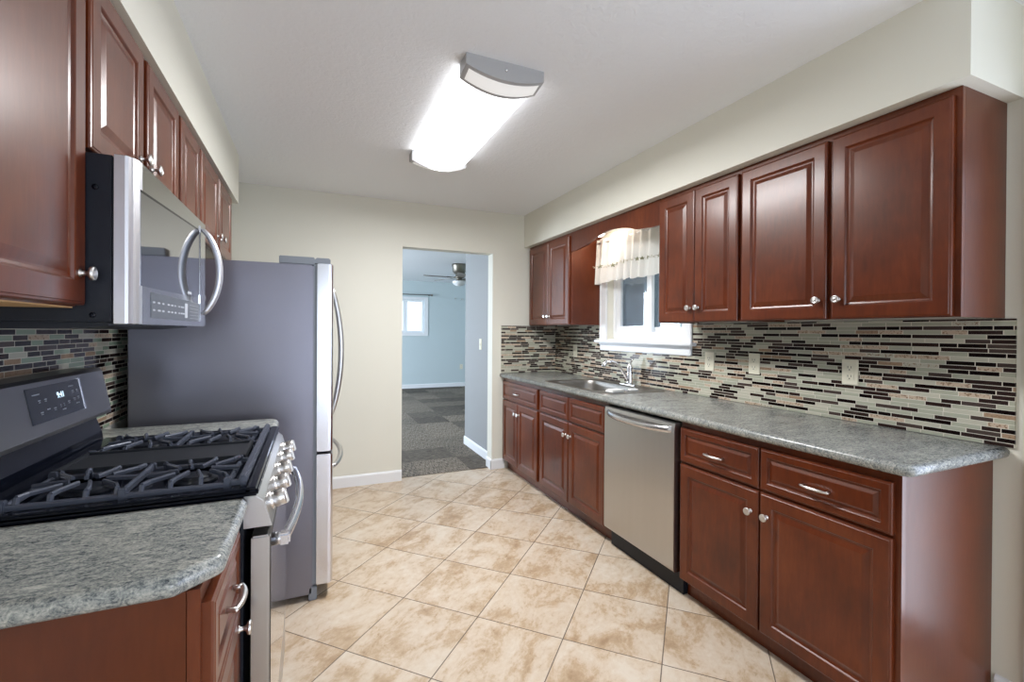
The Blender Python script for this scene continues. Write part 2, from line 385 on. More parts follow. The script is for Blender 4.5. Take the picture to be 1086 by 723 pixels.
def mk_ax(v, axis): return {'X': v.x, 'Y': v.y, 'Z': v.z}[axis]
def world_loc(o):
    v = Vector(o.location)
    while o.parent is not None: o = o.parent; v += Vector(o.location)
    return v
def thing(name, label, cat, loc, group=None):
    o = bpy.data.objects.new(name, None); COL.objects.link(o); o.location = loc; o.empty_display_size = 0.1
    o['label'] = label; o['category'] = cat
    if group: o['group'] = group
    return o
def tag(o, label, cat, group=None, kind=None):
    o['label'] = label; o['category'] = cat
    if group: o['group'] = group
    if kind: o['kind'] = kind
    return o
def struct(name, mb, mat, parent=None):
    o = mb.build(name, mat, parent)
    if parent is None: o['kind'] = 'structure'
    return o
def text_mesh(s, size, mat, parent, name, origin, xdir, ydir, depth=0.0006):
    """lettering lying on a surface: origin = centre, xdir/ydir the reading directions"""
    c = bpy.data.curves.new('txt', 'FONT'); c.body = s; c.size = size; c.extrude = depth; c.align_x = 'CENTER'; c.align_y = 'CENTER'
    t = bpy.data.objects.new('txt', c); COL.objects.link(t)
    bpy.context.view_layer.update()
    me = bpy.data.meshes.new_from_object(t.evaluated_get(bpy.context.evaluated_depsgraph_get()))
    bpy.data.objects.remove(t); bpy.data.curves.remove(c)
    xd, yd = Vector(xdir).normalized(), Vector(ydir).normalized(); zd = xd.cross(yd)
    o3 = Vector(origin) - world_loc(parent)
    for v in me.vertices: v.co = o3 + xd * v.co.x + yd * v.co.y + zd * v.co.z
    me.materials.clear(); me.materials.append(M[mat]); me.name = name
    o = bpy.data.objects.new(name, me); COL.objects.link(o); o.parent = parent
    return o

# room constants
XL, XR, YF, YB = -0.775, 2.26, 4.08, -3.2
ZC, ZS = 2.45, 2.135
YW0 = YF + 0.12          # far face of the far wall
YL = 10.5                # living room far wall

# ================================================================== STRUCTURE
struct('floor', MB().box(XL - 0.15, XR + 0.15, YB - 0.15, YF + 0.06, -0.05, 0), 'floor')
struct('floor', MB().box(-2.2, 4.6, YF + 0.06, YL + 0.15, -0.05, 0.004), 'carpet')
struct('ceiling', MB().box(XL - 0.15, XR + 0.15, YB - 0.15, YW0, ZC, ZC + 0.1), 'ceiling')
struct('ceiling', MB().box(-2.2, 4.6, YW0, YL + 0.15, ZC, ZC + 0.1), 'ceiling')
struct('wall_left', MB().box(XL - 0.15, XL, YB - 0.15, YF, 0, ZC), 'wall')
# right wall with the sink window opening and the patio door opening
WY0, WY1, WZ0, WZ1 = 2.335, 3.19, 1.262, 2.02
DY0, DY1, DZ = -1.15, 0.655, 2.05
w = MB()
w.box(XR, XR + 0.15, WY1, YW0, 0, ZC); w.box(XR, XR + 0.15, WY0, WY1, 0, WZ0); w.box(XR, XR + 0.15, WY0, WY1, WZ1, ZC)
w.box(XR, XR + 0.15, DY1, WY0, 0, ZC); w.box(XR, XR + 0.15, DY0, DY1, DZ, ZC); w.box(XR, XR + 0.15, YB - 0.15, DY0, 0, ZC)
struct('wall_right', w, 'wall')
# rear wall with glass doors opening
w = MB()
w.box(XL, -0.25, YB - 0.15, YB, 0, ZC); w.box(1.75, XR, YB - 0.15, YB, 0, ZC); w.box(-0.25, 1.75, YB - 0.15, YB, 2.1, ZC)
struct('wall_rear', w, 'wall')
# far wall with doorway
OX0, OX1, OZ = 0.725, 1.573, 2.055
w = MB(); w.box(XL - 0.15, OX0, YF, YW0, 0, ZC); w.box(OX1, XR, YF, YW0, 0, ZC); w.box(OX0, OX1, YF, YW0, OZ, ZC)
struct('wall_far', w, 'wall')
# soffits above the cabinets
struct('wall_soffit_left', MB().box(XL, -0.443, YB, 3.462, ZS, ZC), 'wall')
struct('wall_soffit_right', MB().box(1.903, XR, 0.754, YF, ZS, ZC), 'wall')
# hall and living room
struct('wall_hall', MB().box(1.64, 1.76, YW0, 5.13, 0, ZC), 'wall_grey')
w = MB()
LX0, LX1, LZ0, LZ1 = 1.15, 2.37, 1.275, 2.03
w.box(-2.2, LX0, YL, YL + 0.15, 0, ZC); w.box(LX1, 4.6, YL, YL + 0.15, 0, ZC); w.box(LX0, LX1, YL, YL + 0.15, 0, LZ0); w.box(LX0, LX1, YL, YL + 0.15, LZ1, ZC)
struct('wall_living_far', w, 'living_paint')
struct('wall_living_left', (lambda q: (q.box(-2.35, -2.2, YW0, 6.05, 0, ZC), q.box(-2.35, -2.2, 9.15, YL, 0, ZC), q.box(-2.35, -2.2, 6.05, 9.15, 0, 0.4), q.box(-2.35, -2.2, 6.05, 9.15, 2.3, ZC), q)[-1])(MB()), 'living_paint')
win3_added = bpy.data.objects.new('window_added_3', None); COL.objects.link(win3_added); win3_added.location = (-2.28, 7.6, 0.4); win3_added['kind'] = 'structure'  # unseen side window, added to house the living room fill lamp
q = MB()
for y_ in (6.05, 7.06, 8.07, 9.09): q.box(-2.31, -2.25, y_, y_ + 0.06, 0.4, 2.3, 0.003)
q.box(-2.31, -2.25, 6.11, 9.09, 0.4, 0.46, 0.003); q.box(-2.31, -2.25, 6.11, 9.09, 2.24, 2.3, 0.003)
f3 = q.build('frame', 'white', win3_added)
MB().box(-2.283, -2.278, 6.1, 9.1, 0.45, 2.25).build('pane', 'glass', f3)
struct('wall_living_right', MB().box(4.6, 4.75, YW0, YL, 0, ZC), 'living_paint')

# mosaic backsplashes
struct('wall_backsplash_right', (lambda q: (q.box(XR - 0.008, XR, 0.765, YF, 0.916, 1.162), q.box(XR - 0.008, XR, 3.272, YF, 1.162, 1.370),
        q.box(XR - 0.008, XR, 0.765, 2.25, 1.162, 1.370), q)[-1])(MB()), 'mosaic_y')
struct('wall_backsplash_far', MB().box(1.665, XR - 0.008, YF - 0.008, YF, 0.916, 1.370), 'mosaic_x')
struct('wall_backsplash_left', MB().box(XL, XL + 0.008, 0.84, 2.60, 0.916, 1.42), 'mosaic_l')

# baseboards
def baseboard(name, outline):
    pass
def bb(name, x0, x1, y0, y1, face):
    h, t = 0.095, 0.013
    q = MB()
    prof = [(0, 0), (t, 0), (t, h - 0.014), (t * 0.55, h - 0.003), (0, h)]
    if face == '-Y': q.prism([(y1 - a, z) for a, z in prof], 'X', x0, x1)
    if face == '-X': q.prism([(x1 - a, z) for a, z in prof], 'Y', y0, y1)
    if face == '+X': q.prism([(x0 + a, z) for a, z in prof], 'Y', y0, y1)
    return struct(name, q, 'white')
bb('baseboard_far', XL, OX0, 0, YF, '-Y')
bb('baseboard_far', OX1 - 0.013, 1.70, 0, YF, '-Y')
bb('baseboard_doorway', 0, OX1, YF - 0.012, YW0, '-X')
bb('baseboard_hall', 0, 1.64, YW0, 5.13, '-X')
bb('baseboard_living', -2.2, 4.6, 0, YL, '-Y')
bb('baseboard_right', 0, XR, 0.735, 0.81, '-X')
bb('baseboard_left', XL, 0, YB, 0.9, '+X')

# sink window (window_1): casing, stool, apron, sliding sashes
win = bpy.data.objects.new('window_1', None); COL.objects.link(win); win.location = (XR, 2.76, WZ0); win['kind'] = 'structure'
q = MB()
cx0, cx1 = XR - 0.018, XR
q.box(cx0, cx1, 2.252, WY0, 1.245, 2.07, 0.004); q.box(cx0, cx1, WY1, 3.270, 1.245, 2.07, 0.004); q.box(cx0, cx1, 2.252, 3.270, WZ1, 2.07 + 0.03, 0.004)
q.box(cx0 - 0.006, cx0 + 0.004, 2.246, 2.262, 1.245, 2.10, 0.003); q.box(cx0 - 0.006, cx0 + 0.004, 3.260, 3.276, 1.245, 2.10, 0.003)
q.build('casing', 'white', win)
MB().box(XR - 0.055, XR + 0.09, 2.215, 3.315, 1.226, 1.250, 0.006).build('sill', 'white', win)
q = MB(); q.box(XR - 0.020, XR, 2.255, 3.272, 1.162, 1.226, 0.004); q.box(XR - 0.028, XR, 2.25, 3.278, 1.208, 1.226, 0.004); q.build('apron', 'white', win)
fx0, fx1 = XR + 0.055, XR + 0.125
q = MB(); f = 0.035
q.box(fx0, fx1, WY0 + f, WY1 - f, WZ0, WZ0 + f + 0.02, 0.002); q.box(fx0, fx1, WY0 + f, WY1 - f, WZ1 - f, WZ1, 0.002); q.box(fx0, fx1, WY0, WY0 + f, WZ0, WZ1, 0.003); q.box(fx0, fx1, WY1 - f, WY1, WZ0, WZ1, 0.003)
q.build('frame', 'vinyl', win)
def sash(name, y0, y1, x, s=0.045):
    a = MB(); z0, z1 = WZ0 + 0.0555, WZ1 - 0.0355
    a.box(x, x + 0.028, y0 + s, y1 - s, z0, z0 + s * 0.8, 0.002); a.box(x, x + 0.028, y0 + s, y1 - s, z1 - s, z1, 0.002); a.box(x, x + 0.028, y0, y0 + s, z0, z1, 0.003); a.box(x, x + 0.028, y1 - s, y1, z0, z1, 0.003)
    o = a.build(name, 'vinyl', win)
    MB().box(x + 0.011, x + 0.016, y0 + s - 0.004, y1 - s + 0.004, z0 + s * 0.8 - 0.004, z1 - s + 0.004).build('pane', 'glass', o)
    return o
sash('sash', 2.72, 3.154, fx0 + 0.004, 0.055)
sash('sash', 2.371, 2.80, fx0 + 0.036, 0.045)
MB().box(fx1 + 0.002, fx1 + 0.004, 2.70, 3.16, WZ0 + 0.05, WZ1 - 0.03).build('insect_screen', 'screen', win)

# living room window (window_2)
win2 = bpy.data.objects.new('window_2', None); COL.objects.link(win2); win2.location = (1.76, YL, LZ0); win2['kind'] = 'structure'
q = MB(); a, b_ = YL - 0.016, YL
q.box(LX1, LX1 + 0.085, a, b_, LZ0 - 0.075, LZ1 + 0.06, 0.003); q.box(LX0 - 0.085, LX0, a, b_, LZ0 - 0.075, LZ1 + 0.06, 0.003)
q.box(LX0, LX1, a, b_, LZ1, LZ1 + 0.06, 0.003); q.box(LX0, LX1, a, b_, LZ0 - 0.075, LZ0, 0.003); q.build('casing', 'white', win2)
q = MB(); s = 0.045
for (x0, x1) in ((LX0, 1.939), (1.941, LX1)):
    q.box(x0 + s, x1 - s, YL + 0.05, YL + 0.09, LZ0, LZ0 + s, 0.002); q.box(x0 + s, x1 - s, YL + 0.05, YL + 0.09, LZ1 - s, LZ1, 0.002)
    q.box(x0, x0 + s, YL + 0.05, YL + 0.09, LZ0, LZ1, 0.003); q.box(x1 - s, x1, YL + 0.05, YL + 0.09, LZ0, LZ1, 0.003)
fr2 = q.build('sash', 'vinyl', win2)
MB().box(LX0 + 0.02, LX1 - 0.02, YL + 0.068, YL + 0.072, LZ0 + 0.02, LZ1 - 0.02).build('pane', 'glass', fr2)

# patio door on the right wall (door_1) and the glass doors behind (door_2)
d1 = bpy.data.objects.new('door_1', None); COL.objects.link(d1); d1.location = (XR, -0.25, 0); d1['kind'] = 'structure'
q = MB()
for (y0, y1, z0, z1) in ((DY1, DY1 + 0.078, 0, DZ + 0.075), (DY0 - 0.078, DY0, 0, DZ + 0.075), (DY0, DY1, DZ, DZ + 0.075)):
    q.box(XR - 0.020, XR, y0, y1, z0, z1, 0.005)
q.box(XR - 0.026, XR, DY1 + 0.06, DY1 + 0.078, 0, DZ + 0.075, 0.004); q.build('casing', 'white', d1)
q = MB()
for (y0, y1) in ((DY0, -0.22), (-0.28, DY1)):
    q.box(XR + 0.05, XR + 0.09, y0, y0 + 0.07, 0.01, DZ, 0.003); q.box(XR + 0.05, XR + 0.09, y1 - 0.07, y1, 0.01, DZ, 0.003)
    q.box(XR + 0.05, XR + 0.09, y0, y1, 0.01, 0.12, 0.003); q.box(XR + 0.05, XR + 0.09, y0, y1, DZ - 0.09, DZ, 0.003)
dl = q.build('door_leaf', 'vinyl', d1)
MB().box(XR + 0.068, XR + 0.072, DY0 + 0.05, DY1 - 0.05, 0.1, DZ - 0.08).build('pane', 'glass', dl)
d2 = bpy.data.objects.new('door_2', None); COL.objects.link(d2); d2.location = (0.75, YB, 0); d2['kind'] = 'structure'
q = MB()
for (x0, x1) in ((-0.25, 0.78), (0.72, 1.75)):
    q.box(x0, x0 + 0.07, YB - 0.09, YB - 0.05, 0.01, 2.1, 0.003); q.box(x1 - 0.07, x1, YB - 0.09, YB - 0.05, 0.01, 2.1, 0.003)
    q.box(x0, x1, YB - 0.09, YB - 0.05, 0.01, 0.12, 0.003); q.box(x0, x1, YB - 0.09, YB - 0.05, 2.0, 2.1, 0.003)
dl = q.build('door_leaf', 'vinyl', d2)
MB().box(-0.2, 1.7, YB - 0.072, YB - 0.068, 0.1, 2.02).build('pane', 'glass', dl)

# outside
struct('floor', MB().box(-12, 14, -14, 24, -0.35, -0.25), 'grass')
q = MB().box(5.2, 5.4, 6.08, 9.6, -0.25, 3.4).build('neighbour_house_wall', 'outside_wall')
tag(q, 'pale grey siding of the house next door seen through the sink window', 'house')

# ================================================================== CABINET BUILDERS
DOOR_RINGS = [(0, 0), (0, 0.014), (0.0025, 0.0175), (0.0065, 0.0185), (0.008, 0.020), (0.050, 0.020), (0.0525, 0.0185), (0.056, 0.0135), (0.062, 0.0115),
              (0.066, 0.0115), (0.082, 0.0175), (0.085, 0.0185)]
DRAW_RINGS = [(0, 0), (0, 0.014), (0.0025, 0.0175), (0.0065, 0.0185), (0.008, 0.020), (0.030, 0.020), (0.032, 0.0185), (0.034, 0.0135), (0.038, 0.0115),
              (0.041, 0.0115), (0.052, 0.0175), (0.054, 0.0185)]
def front(name, side, xb, y0, y1, z0, z1, parent, rings=None, mat='wood'):
    """raised panel front whose back lies on x = xb; side +1 faces +X, -1 faces -X"""
    rings = rings or DOOR_RINGS
    L_ = []
    for ins, d in rings:
        x = xb + side * d
        L_.append([(x, y0 + ins, z0 + ins), (x, y1 - ins, z0 + ins), (x, y1 - ins, z1 - ins), (x, y0 + ins, z1 - ins)])
    return MB().rings(L_).build(name, mat, parent)
def knob(side, x, y, z, parent):
    q = MB().lathe([(0.0085, 0), (0.0085, 0.002), (0.005, 0.004), (0.0045, 0.012), (0.007, 0.016), (0.0145, 0.019), (0.0155, 0.022), (0.0145, 0.0255), (0.011, 0.027), (0.0095, 0.0255), (0.006, 0.0262), (0.003, 0.0275), (0.001, 0.0275)], (x, y, z), 'X', 20, side)
    return q.build('knob', 'nickel', parent)
def pull(side, x, y, z, parent, L_=0.105):
    q = MB(); pts = []
    for i in range(13):
        t = -1 + 2 * i / 12; pts.append((x + side * (0.024 - 0.010 * abs(t) ** 2.5), y + t * L_ / 2, z))
    q.tube(pts, [0.0045 + 0.0028 * (1 - abs(-1 + 2 * i / 12) ** 2) for i in range(13)], 10, flat=0.8)
    for sgn in (-1, 1):
        q.tube([(x, y + sgn * L_ * 0.42, z), (x + side * 0.012, y + sgn * L_ * 0.42, z), (x + side * 0.019, y + sgn * L_ * 0.45, z)], [0.0055, 0.0045, 0.0045], 8)
    return q.build('handle', 'nickel', parent)
def carcass(side, x_back, x_face, y0, y1, z0, z1, parent, under='wood', dx=0.30):
    """body with side panels standing proud, face frame recessed underside"""
    lo, hi = sorted((x_back, x_face - side * 0.019))
    q = MB(); q.box(lo, hi, y0, y0 + 0.015, z0, z1); q.box(lo, hi, y1 - 0.015, y1, z0, z1)
    q.box(lo, hi, y0 + 0.015, y1 - 0.015, z1 - 0.015, z1); q.box(*sorted((x_back, x_back + side * 0.006)), y0 + 0.015, y1 - 0.015, z0 + 0.012, z1 - 0.015)
    b = q.build('body', 'wood_panel', parent)
    zb = z0 - 0.003 if under == 'light_wood' else z0 + 0.014
    MB().box(lo + 0.001, hi + (0.018 if under == 'light_wood' else 0), y0 + 0.015, y1 - 0.015, zb, z0 + 0.028 if under != 'light_wood' else z0 - 0.0002).build('bottom_panel', under, parent)
    a, c = sorted((x_face - side * 0.019, x_face))
    q = MB(); q.box(a, c, y0, y0 + 0.038, z0, z1, 0.001); q.box(a, c, y1 - 0.038, y1, z0, z1, 0.001)
    q.box(a, c, y0 + 0.038, y1 - 0.038, z0, z0 + 0.038); q.box(a, c, y0 + 0.038, y1 - 0.038, z1 - 0.038, z1)
    return b, q
# ------------------------------------------------------------------ right upper cabinets
XUF = 1.960     # face frame plane
def upper_right(name, label, y0, y1, doors, knobs, group='wall cabinets on the right wall'):
    t = thing(name, label, 'cabinet', (XR - 0.15, (y0 + y1) / 2, 1.372), group)
    b, q = carcass(-1, XR - 0.001, XUF, y0, y1, 1.372, ZS - 0.001, t)
    mid = (doors[0][1] + doors[1][0]) / 2
    q.box(XUF, XUF + 0.019, mid - 0.03, mid + 0.03, 1.41, ZS - 0.04)
    q.build('face_frame', 'wood', t)
    for (a, c), ky in zip(doors, knobs):
        d = front('door', -1, XUF, a, c, 1.375, ZS - 0.028, t)
        knob(-1, XUF - 0.020, ky, 1.452, d)
    return t
upper_right('wall_cabinet', 'cherry wall cabinet with two wide raised-panel doors at the near end of the right wall', 0.795, 1.640, [(0.812, 1.198), (1.218, 1.628)], (1.168, 1.249))
upper_right('wall_cabinet', 'cherry wall cabinet with two narrow doors just right of the sink window', 1.640, 2.220, [(1.650, 1.930), (1.934, 2.214)], (1.902, 1.962))
upper_right('wall_cabinet', 'small cherry wall cabinet in the far corner beyond the sink window', 3.280, 4.062, [(3.292, 3.655), (3.660, 4.040)], (3.626, 3.690))
# arched valance board over the window
pts = []
for i in range(41):
    y = 2.2205 + (3.2795 - 2.2205) * i / 40; c = abs(y - 2.75)
    z = 1.975 if c > 0.455 else (2.047 - 0.62 * c * c if c < 0.30 else 0)
    if z == 0:
        t_ = (c - 0.30) / 0.155; z0_ = 2.047 - 0.62 * 0.09; z = z0_ + (1.975 - z0_) * (0.6 * t_ + 0.4 * t_ * t_)
    pts.append((y, z))
q = MB(); q.prism(pts + [(3.2795, ZS - 0.001), (2.2205, ZS - 0.001)], 'X', XUF - 0.002, XUF + 0.017)
tag(q.build('window_valance_board', 'wood'), 'arched cherry wood valance board bridging the cabinets above the sink window', 'valance')
# lamp behind the valance board
t = thing('globe_lamp', 'small round lamp glowing under the soffit behind the arched wood valance', 'lamp', (2.034, 2.985, ZS))
MB().lathe([(0.048, 0), (0.050, 0.006), (0.040, 0.014), (0.001, 0.014)], (2.034, 2.985, ZS - 0.0005), 'Z', 24, -1).build('lamp_base', 'white', t)
MB().lathe([(0.020, 0.0145), (0.034, 0.024), (0.041, 0.042), (0.038, 0.060), (0.026, 0.076), (0.010, 0.083), (0.001, 0.084)], (2.034, 2.985, ZS - 0.0005), 'Z', 24, -1).build('globe', 'tube_lit', t)

# ------------------------------------------------------------------ right base cabinets
XBF = 1.690
def base_right(name, label, y0, y1, drawers, doors, knobs, pulls, end=False):
    t = thing(name, label, 'cabinet', (XR - 0.3, (y0 + y1) / 2, 0), 'base cabinets along the right wall')
    q = MB(); notch = [(XBF + 0.019, 0.0995), (1.7505, 0.0995), (1.7505, 0), (XR - 0.002, 0), (XR - 0.002, 0.874), (XBF + 0.019, 0.874)]
    if end: q.box(XBF + 0.019, XR - 0.002, y0, y0 + 0.016, 0, 0.874)
    else: q.prism(notch, 'Y', y0, y0 + 0.016)
    q.prism(notch, 'Y', y1 - 0.016, y1)
    q.box(XBF + 0.019, XR - 0.002, y0 + 0.016, y1 - 0.016, 0.10, 0.118); q.box(XR - 0.02, XR - 0.002, y0 + 0.016, y1 - 0.016, 0.118, 0.874)
    q.build('body', 'wood_panel', t)
    MB().box(1.738, 1.750, y0 + (0.0165 if end else 0), y1, 0.0, 0.0995).build('toe_kick', 'wood', t)
    q = MB(); zs = 0.663
    q.box(XBF, XBF + 0.019, y0, y0 + 0.03, 0.10, 0.874); q.box(XBF, XBF + 0.019, y1 - 0.03, y1, 0.10, 0.874)
    q.box(XBF, XBF + 0.019, y0 + 0.03, y1 - 0.03, 0.10, 0.13); q.box(XBF, XBF + 0.019, y0 + 0.03, y1 - 0.03, 0.84, 0.874); q.box(XBF, XBF + 0.019, y0 + 0.03, y1 - 0.03, 0.65, 0.69)
    mid = (doors[0][1] + doors[1][0]) / 2
    q.box(XBF + 0.0005, XBF + 0.019, mid - 0.03, mid + 0.03, 0.13, 0.65)
    if len(drawers) > 1: q.box(XBF + 0.0005, XBF + 0.019, mid - 0.03, mid + 0.03, 0.69, 0.84)
    q.build('face_frame', 'wood', t)
    for (a, c), p in zip(drawers, pulls):
        d = front('drawer', -1, XBF, a, c, 0.680, 0.846, t, DRAW_RINGS)
        if p is not None: pull(-1, XBF - 0.020, p, 0.755, d)
    for (a, c), ky in zip(doors, knobs):
        d = front('door', -1, XBF, a, c, 0.098, 0.668, t)
        knob(-1, XBF - 0.020, ky, 0.577, d)
    return t
base_right('base_cabinet', 'cherry base cabinet at the near counter end, two drawers with pulls over two wide doors', 0.822, 1.752,
           [(0.840, 1.303), (1.311, 1.745)], [(0.840, 1.303), (1.311, 1.745)], (1.271, 1.345), (1.075, 1.530), True)
base_right('base_cabinet', 'cherry sink base cabinet between dishwasher and far cabinet, blank drawer fronts without pulls', 2.366, 3.300,
           [(2.386, 2.822), (2.830, 3.275)], [(2.386, 2.822), (2.830, 3.275)], (2.792, 2.862), (None, None))
base_right('base_cabinet', 'cherry base cabinet in the far corner beside the doorway, one drawer over two narrow doors', 3.302, 4.066,
           [(3.320, 4.050)], [(3.320, 3.700), (3.706, 4.050)], (3.672, 3.735), (3.715,))

# ------------------------------------------------------------------ dishwasher
t = thing('dishwasher', 'stainless steel dishwasher with bowed bar handle between the base cabinets', 'dishwasher', (1.95, 2.06, 0))
MB().box(1.72, XR - 0.03, 1.758, 2.360, 0.10, 0.868).build('tub_case', 'black_matte', t)
MB().box(1.712, 1.74, 1.758, 2.360, 0.0, 0.112).build('kick_plate', 'black_matte', t)
q = MB()
o_ = [(1.719, 0.118), (1.662, 0.118), (1.654, 0.123), (1.650, 0.135), (1.649, 0.5), (1.651, 0.84), (1.656, 0.858), (1.668, 0.864), (1.719, 0.864)]
q.prism(o_, 'Y', 1.762, 2.353); q.build('door', 'steel', t)
q = MB(); pts = []
for i in range(17):
    k = -1 + 2 * i / 16; pts.append((1.648 - 0.030 * (1 - abs(k) ** 4), 2.048 + k * 0.272, 0.828 - 0.012 * (1 - k * k)))
L_ = []
for (x, y, z) in pts:
    L_.append([(x + 0.006, y, z - 0.017), (x - 0.004, y, z - 0.015), (x - 0.008, y, z), (x - 0.004, y, z + 0.015), (x + 0.006, y, z + 0.017)])
q.rings(L_, smooth=True); q.build('handle', 'steel_h', t)

# ------------------------------------------------------------------ countertops
def worktop(pts, nose, z0=0.876, z1=0.914):
    """slab with a fully rounded edge; nose[i] is 1 when edge i (pts[i] to pts[i+1]) is exposed"""
    n = len(pts); rr = (z1 - z0) / 2; zc = (z0 + z1) / 2; loops = []
    area = sum(pts[i][0] * pts[(i + 1) % n][1] - pts[(i + 1) % n][0] * pts[i][1] for i in range(n)); sg = 1 if area > 0 else -1
    def inset(d):
        out = []
        L = []
        for i in range(n):
            a = Vector(pts[i]); b2 = Vector(pts[(i + 1) % n]); t_ = (b2 - a).normalized(); nn = Vector((-t_.y, t_.x)) * sg
            L.append((a + nn * d * nose[i], t_))
        for i in range(n):
            (p, u), (q_, v) = L[i - 1], L[i]; den = u.x * v.y - u.y * v.x
            if abs(den) < 1e-5: out.append(q_); continue
            k = ((q_.x - p.x) * v.y - (q_.y - p.y) * v.x) / den; out.append(p + u * k)
        return out
    for k in range(11):
        a = -PI / 2 + PI * k / 10
        loops.append([(p.x, p.y, zc + rr * math.sin(a)) for p in inset(rr * 0.92 * (1 - math.cos(a)))])
    m_ = MB(); m_.rings(loops, smooth=True)
    for f_ in m_.bm.faces:
        if len(f_.verts) > 4: f_.smooth = False
    return m_
def corner(cx_, cy_, r_, a0, a1, n_=7): return [(cx_ + r_ * math.cos(R(a0 + (a1 - a0) * k / n_)), cy_ + r_ * math.sin(R(a0 + (a1 - a0) * k / n_))) for k in range(n_ + 1)]
def boolean_cut(o, cutter):
    m = o.modifiers.new('cut', 'BOOLEAN'); m.object = cutter; m.operation = 'DIFFERENCE'; m.solver = 'EXACT'
    bpy.context.view_layer.update()
    me = bpy.data.meshes.new_from_object(o.evaluated_get(bpy.context.evaluated_depsgraph_get()))
    o.modifiers.clear(); o.data = me; bpy.data.objects.remove(cutter)
def rrect(x0, x1, y0, y1, r, n=6):
    p = []
    for cx, cy, a0 in ((x1 - r, y1 - r, 0), (x0 + r, y1 - r, 90), (x0 + r, y0 + r, 180), (x1 - r, y0 + r, 270)):
        for k in range(n + 1):
            a = R(a0 + 90 * k / n); p.append((cx + r * math.cos(a), cy + r * math.sin(a)))
    return p
cn = corner(1.690, 0.819, 0.040, 180, 270)
pp = cn + [(XR - 0.0005, 0.779), (XR - 0.0005, YF - 0.0005), (1.650, YF - 0.0005)]
ct = worktop(pp, [1] * len(cn) + [0, 0, 1]).build('countertop', 'granite')
tag(ct, 'long grey speckled countertop with the sink along the right wall', 'countertop')
SY0, SY1, SX0, SX1 = 2.57, 3.235, 1.765, 2.135
cut = MB().prism(rrect(SX0 - 0.004, SX1 + 0.004, SY0 - 0.004, SY1 + 0.004, 0.09), 'Z', 0.80, 1.0).build('cutter', 'steel')
boolean_cut(ct, cut)
cn = corner(-0.212, 0.918, 0.025, 270, 322, 4) + corner(-0.165, 0.962, 0.025, 322, 360, 4)
pp = [(XL + 0.0085, 0.893)] + cn + [(-0.140, 1.252), (XL + 0.0085, 1.252)]
tl = worktop(pp, [1] * (len(cn) + 1) + [0, 0]).build('countertop', 'granite')
tag(tl, 'short grey speckled countertop left of the range with a clipped front corner', 'countertop')
cn = corner(-0.176, 2.305, 0.040, 0, 90)
pp = [(XL + 0.0085, 2.034), (-0.136, 2.034)] + cn + [(XL + 0.0085, 2.345)]
tl = worktop(pp, [0, 1] + [1] * (len(cn)) + [0]).build('countertop', 'granite')
tag(tl, 'narrow strip of grey countertop between the range and the refrigerator', 'countertop')

# ------------------------------------------------------------------ sink, faucet, things by the sink
t = thing('kitchen_sink', 'stainless steel drop-in sink set in the right countertop below the window', 'sink', (1.95, 2.87, 0.914))
def loop(x0, x1, y0, y1, r, z): return [(x, y, z) for x, y in rrect(x0, x1, y0, y1, r)]
q = MB()
q.rings([loop(1.715, 2.222, 2.430, 3.300, 0.05, 0.9142), loop(1.717, 2.220, 2.432, 3.298, 0.05, 0.918), loop(1.722, 2.215, 2.437, 3.293, 0.05, 0.9185),
         loop(SX0 - 0.003, SX1 + 0.003, SY0 - 0.003, SY1 + 0.003, 0.088, 0.918), loop(SX0, SX1, SY0, SY1, 0.086, 0.914), loop(SX0 + 0.006, SX1 - 0.006, SY0 + 0.006, SY1 - 0.006, 0.082, 0.88),
         loop(SX0 + 0.012, SX1 - 0.012, SY0 + 0.012, SY1 - 0.012, 0.08, 0.76), loop(SX0 + 0.03, SX1 - 0.03, SY0 + 0.03, SY1 - 0.03, 0.07, 0.735), loop(SX0 + 0.06, SX1 - 0.06, SY0 + 0.06, SY1 - 0.06, 0.05, 0.73)],
        cap_first=False, smooth=True)
q.build('basin', 'sink_steel', t)
MB().lathe([(0.042, 0), (0.042, 0.003), (0.030, 0.004), (0.026, 0.001), (0.001, 0.001)], (1.95, 2.90, 0.7301), 'Z', 20).build('drain', 'chrome', t)
t = thing('kitchen_faucet', 'chrome single-lever faucet with slanting spout behind the sink', 'faucet', (2.185, 2.80, 0.9185))
MB().box(2.158, 2.212, 2.715, 2.885, 0.9187, 0.927, 0.004).build('base_plate', 'chrome', t)
MB().lathe([(0.026, 0), (0.025, 0.012), (0.021, 0.03), (0.020, 0.115), (0.021, 0.125), (0.019, 0.145), (0.012, 0.152), (0.002, 0.154)], (2.187, 2.80, 0.9265), 'Z', 20).build('faucet_body', 'chrome', t)
q = MB(); q.tube([(2.187, 2.80, 1.072), (2.190, 2.795, 1.088), (2.197, 2.785, 1.104), (2.203, 2.775, 1.117)], [0.011, 0.010, 0.008, 0.006], 10, flat=0.7); q.build('lever', 'chrome', t)
q = MB(); q.tube([(2.172, 2.80, 0.955), (2.150, 2.803, 0.985), (2.125, 2.806, 1.025), (2.095, 2.81, 1.062), (2.062, 2.815, 1.085), (2.03, 2.82, 1.094), (2.0, 2.825, 1.091)], [0.0125, 0.012, 0.0115, 0.011, 0.0125, 0.015, 0.016], 14)
q.tube([(2.004, 2.8243, 1.092), (1.985, 2.828, 1.086), (1.974, 2.830, 1.068), (1.971, 2.831, 1.055)], [0.016, 0.0175, 0.0165, 0.015], 14)
q.build('spout', 'chrome', t)
q = MB().box(-0.055, 0.055, -0.035, 0.035, 0, 0.010, 0.003).box(-0.050, 0.052, -0.033, 0.033, 0.010, 0.018, 0.003)
o = q.build('folded_cloth', 'cloth'); o.location = (1.835, 2.505, 0.9187); o.rotation_euler = (0, 0, R(8))
tag(o, 'folded white cloth on the near rim of the sink', 'cloth')
